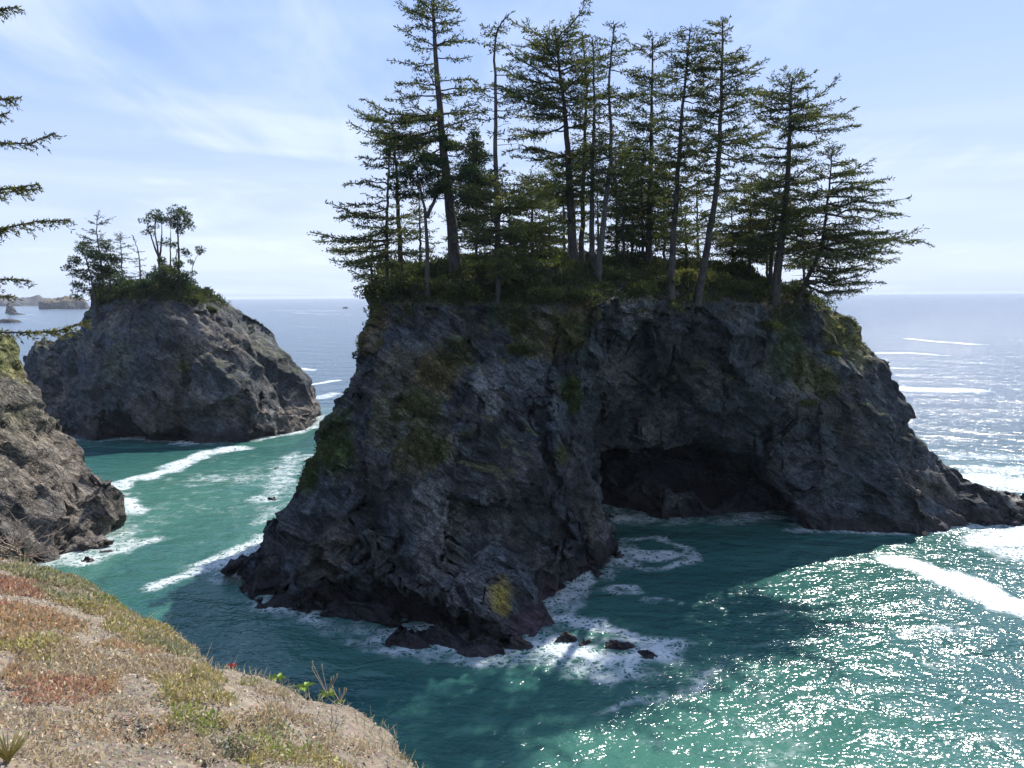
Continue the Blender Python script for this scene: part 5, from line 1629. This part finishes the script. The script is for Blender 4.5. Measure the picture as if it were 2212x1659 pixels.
for i, (px, py, lab, s0, n, L) in enumerate([(48, 1205, 'tangled dead branch with bare forks at the top left of the bluff', 3, 16, 1.1), (8, 1195, 'dry leafless bush cut by the left edge on the bluff', 4, 18, 0.8), (300, 1385, 'bundle of dry pale stems lying among the yellow succulents', 5, 14, 0.45), (385, 1400, 'thin dry stalk leaning over the bluff edge', 6, 5, 0.45), (250, 1560, 'bleached twig lying on bare gravel', 7, 4, 0.35), (720, 1585, 'dark wiry stem curling over the lower bluff', 8, 4, 0.4)]):
    rr_ = np.random.RandomState(900 + s0)
    b = gp(px, py)
    root = empty('dead_branch' if L > 0.6 else 'dry_stem', b); tag(root, lab, 'branch' if L > 0.6 else 'twig')
    for q in range(n):
        a = rr_.uniform(0, 6.28); k = np.linspace(0, 1, 7); l = L * rr_.uniform(0.4, 1.0)
        path = np.outer(k * l * 0.8, (math.cos(a), 0.5 * math.sin(a), 0)) + np.outer(l * rr_.uniform(0.05, 0.75 if L > 0.6 else 0.3) * k, (0, 0, 1))
        path[1:] += np.cumsum(rr_.normal(0, 0.03 * l, (6, 3)), 0)
        st = mesh_obj('stem', *tube(path, np.linspace(0.010 if L > 0.6 else 0.004, 0.002, 7), 4), TWIG_M if i != 5 else BARK, root)
        if L > 0.6:
            for f_ in range(2):
                j = path[rr_.randint(2, 6)]
                fk = j + np.outer(np.linspace(0, 1, 4), rr_.normal(0, 0.16, 3) + (0, 0, 0.08))
                mesh_obj('fork', *tube(fk, np.linspace(0.005, 0.0015, 4), 3), TWIG_M, st)

# ragged fringe of dry stems and blades along the brink
ix = np.nonzero(vis & (ge > -0.45) & (ge < 0.10) & (fbm(VG / 0.5, 2, 851) > -0.12))[0]
rf = np.random.RandomState(853)
ix = rf.choice(ix, 2600)
Df = unit(rf.normal(0, 0.55, (2600, 3)) + np.array([0.1, 0.1, 0.9]))
Lf = rf.uniform(0.03, 0.12, 2600) * np.where(rf.random(2600) < 0.06, 2.2, 1)
Vf, Ff = diamonds(VG[ix], Df, Lf, rf.uniform(0.004, 0.010, 2600), rf)
cf = np.where((rf.random(2600) < 0.55)[:, None], np.array(STRAW), np.array(SAGE)) * rf.uniform(0.6, 1.2, (2600, 1))
o = mesh_obj('dry_grass', Vf, Ff, LEAFY, smooth=False, cols={'tint': np.repeat(cf, 4, 0)})
tag(o, 'ragged fringe of dry grass along the edge of the bluff', 'grass', kind='stuff')

# ------------------------------------------------------------------ near spruce whose boughs reach in from the left
NY = 9.5
tb = np.array([WX(-420, NY, 22.5), NY, 0]); tb[2] = gz(tb[0], tb[1]) - 0.3
if tb[2] < 15:
    tb[2] = H + PA + PB * tb[0] + PC_ * tb[1] - 0.4
root = empty('spruce_tree', tb); tag(root, 'near spruce whose dark drooping boughs reach in from the left edge', 'tree')
rng = np.random.RandomState(77)
path = resample([tb, tb + (0.1, 0.1, 4), tb + (0.05, 0.2, 9), tb + (0.1, 0.1, 13)], 16)
g = Geo(); g.tube(path - tb, 0.24 * (1 - 0.9 * np.linspace(0, 1, 16)) + 0.015, 9); g.obj('trunk', BARK, root)
limbs = Geo(); fol = []
tips = [(34, 15, 8.8), (36, 212, 9.0), (118, 287, 9.2), (20, 243, 9.6), (78, 408, 9.4), (80, 398, 9.2), (148, 476, 9.0), (10, 500, 9.2), (62, 606, 9.4), (186, 694, 9.1), (20, 640, 9.0), (-60, 120, 9.0), (-40, 330, 9.3), (-80, 560, 9.5)]
ends = [AT(*tp) for tp in tips]
for k_ in range(36):
    a = rng.uniform(1.6, 5.6); zb = tb[2] + rng.uniform(2.5, 12.5); L = 2.4 * (1.15 - (zb - tb[2]) / 13.5)
    ends.append(np.array([tb[0] + L * math.cos(a), tb[1] + L * math.sin(a), zb - 0.3]))
for i, e in enumerate(ends):
    zo = min(e[2] + rng.uniform(-0.05, 0.35), tb[2] + 12.6)
    o0 = np.array([np.interp(zo, path[:, 2], path[:, j]) for j in range(3)])
    k = np.linspace(0, 1, 10)
    L = np.linalg.norm(e - o0)
    Bp = o0 + np.outer(k, e - o0); Bp[:, 2] -= 0.05 * L * np.sin(k * math.pi)
    Bp[1:-1] += rng.normal(0, 0.010 * L, (8, 3))
    limbs.tube(Bp - tb, 0.022 * (1 - 0.85 * k) + 0.003, 5)
    # drooping side twigs
    n = int(L / 0.036)
    s = rng.uniform(0.2, 1.0, n)
    B = np.stack([np.interp(s, k, Bp[:, j]) for j in range(3)], 1)
    T_ = unit(np.stack([np.interp(s, k, np.gradient(Bp[:, j])) for j in range(3)], 1))
    side = unit(np.cross(T_, (0, 0, 1.0))) * np.where(rng.random(n) < 0.5, -1, 1)[:, None]
    ln = (0.10 + 0.20 * (1 - s) ** 0.6) * rng.uniform(0.5, 1.3, n)
    d = unit(T_ * 0.8 + side * rng.uniform(0.1, 0.7, n)[:, None] + np.stack([np.zeros(n), np.zeros(n), rng.uniform(-1.0, 0.15, n)], 1))
    for q in range(n):
        limbs.tube(np.array([B[q], B[q] + d[q] * ln[q]]) - tb, [0.004, 0.0015], 3)
    mm = np.maximum(6, (ln / 0.010).astype(int)); ix = np.repeat(np.arange(n), mm)
    t_ = rng.uniform(0, 1.05, len(ix))
    P = B[ix] + d[ix] * (ln[ix] * t_)[:, None]
    D = unit(d[ix] * 0.8 + rng.normal(0, 0.6, (len(ix), 3)))
    fol.append((P, D, rng.uniform(0, 1, n)[ix] * 0.6 + rng.uniform(0, 0.3, len(ix)) + (0.25 if i in (9, 4) else 0)))
    nn = int(L / 0.009)
    s2 = rng.uniform(0.5, 1.0, nn)
    P = np.stack([np.interp(s2, k, Bp[:, j]) for j in range(3)], 1)
    fol.append((P, unit(unit(Bp[-1] - Bp[0]) * 0.7 + rng.normal(0, 0.6, (nn, 3))), rng.uniform(0.1, 0.8, nn)))
tag(limbs.obj('branches', BARK, root), kind='stuff')
P = np.concatenate([f[0] for f in fol]); D = np.concatenate([f[1] for f in fol]); var = np.concatenate([f[2] for f in fol])
n = len(P)
Vq, Fq = diamonds(P - tb, D, rng.uniform(0.03, 0.06, n), rng.uniform(0.010, 0.017, n), rng)
mesh_obj('crown', Vq, Fq, SPRUCE, root, smooth=False, attrs={'var': np.repeat(np.clip(var, 0, 1), 4)})

# ------------------------------------------------------------------ sea air
hz = bmesh.new()
bmesh.ops.create_cube(hz, size=1.0)
me = bpy.data.meshes.new('haze'); hz.to_mesh(me); hz.free()
haze = bpy.data.objects.new('haze', me); col.objects.link(haze)
haze.scale = (60000, 60000, 70.0); haze.location = (0, 0, 70 / 2 - 9.0)
m = bpy.data.materials.new('sea_air'); m.use_nodes = True
t = NT(m.node_tree)
pv = t.n('ShaderNodeVolumePrincipled', {'Color': (0.82, 0.90, 1.0, 1.0), 'Density': 0.00007, 'Anisotropy': 0.0})
t.n('ShaderNodeOutputMaterial', {'Volume': pv.outputs[0]})
me.materials.append(m)
tag(haze, 'thin pale sea haze over the whole coast', 'haze', kind='stuff')
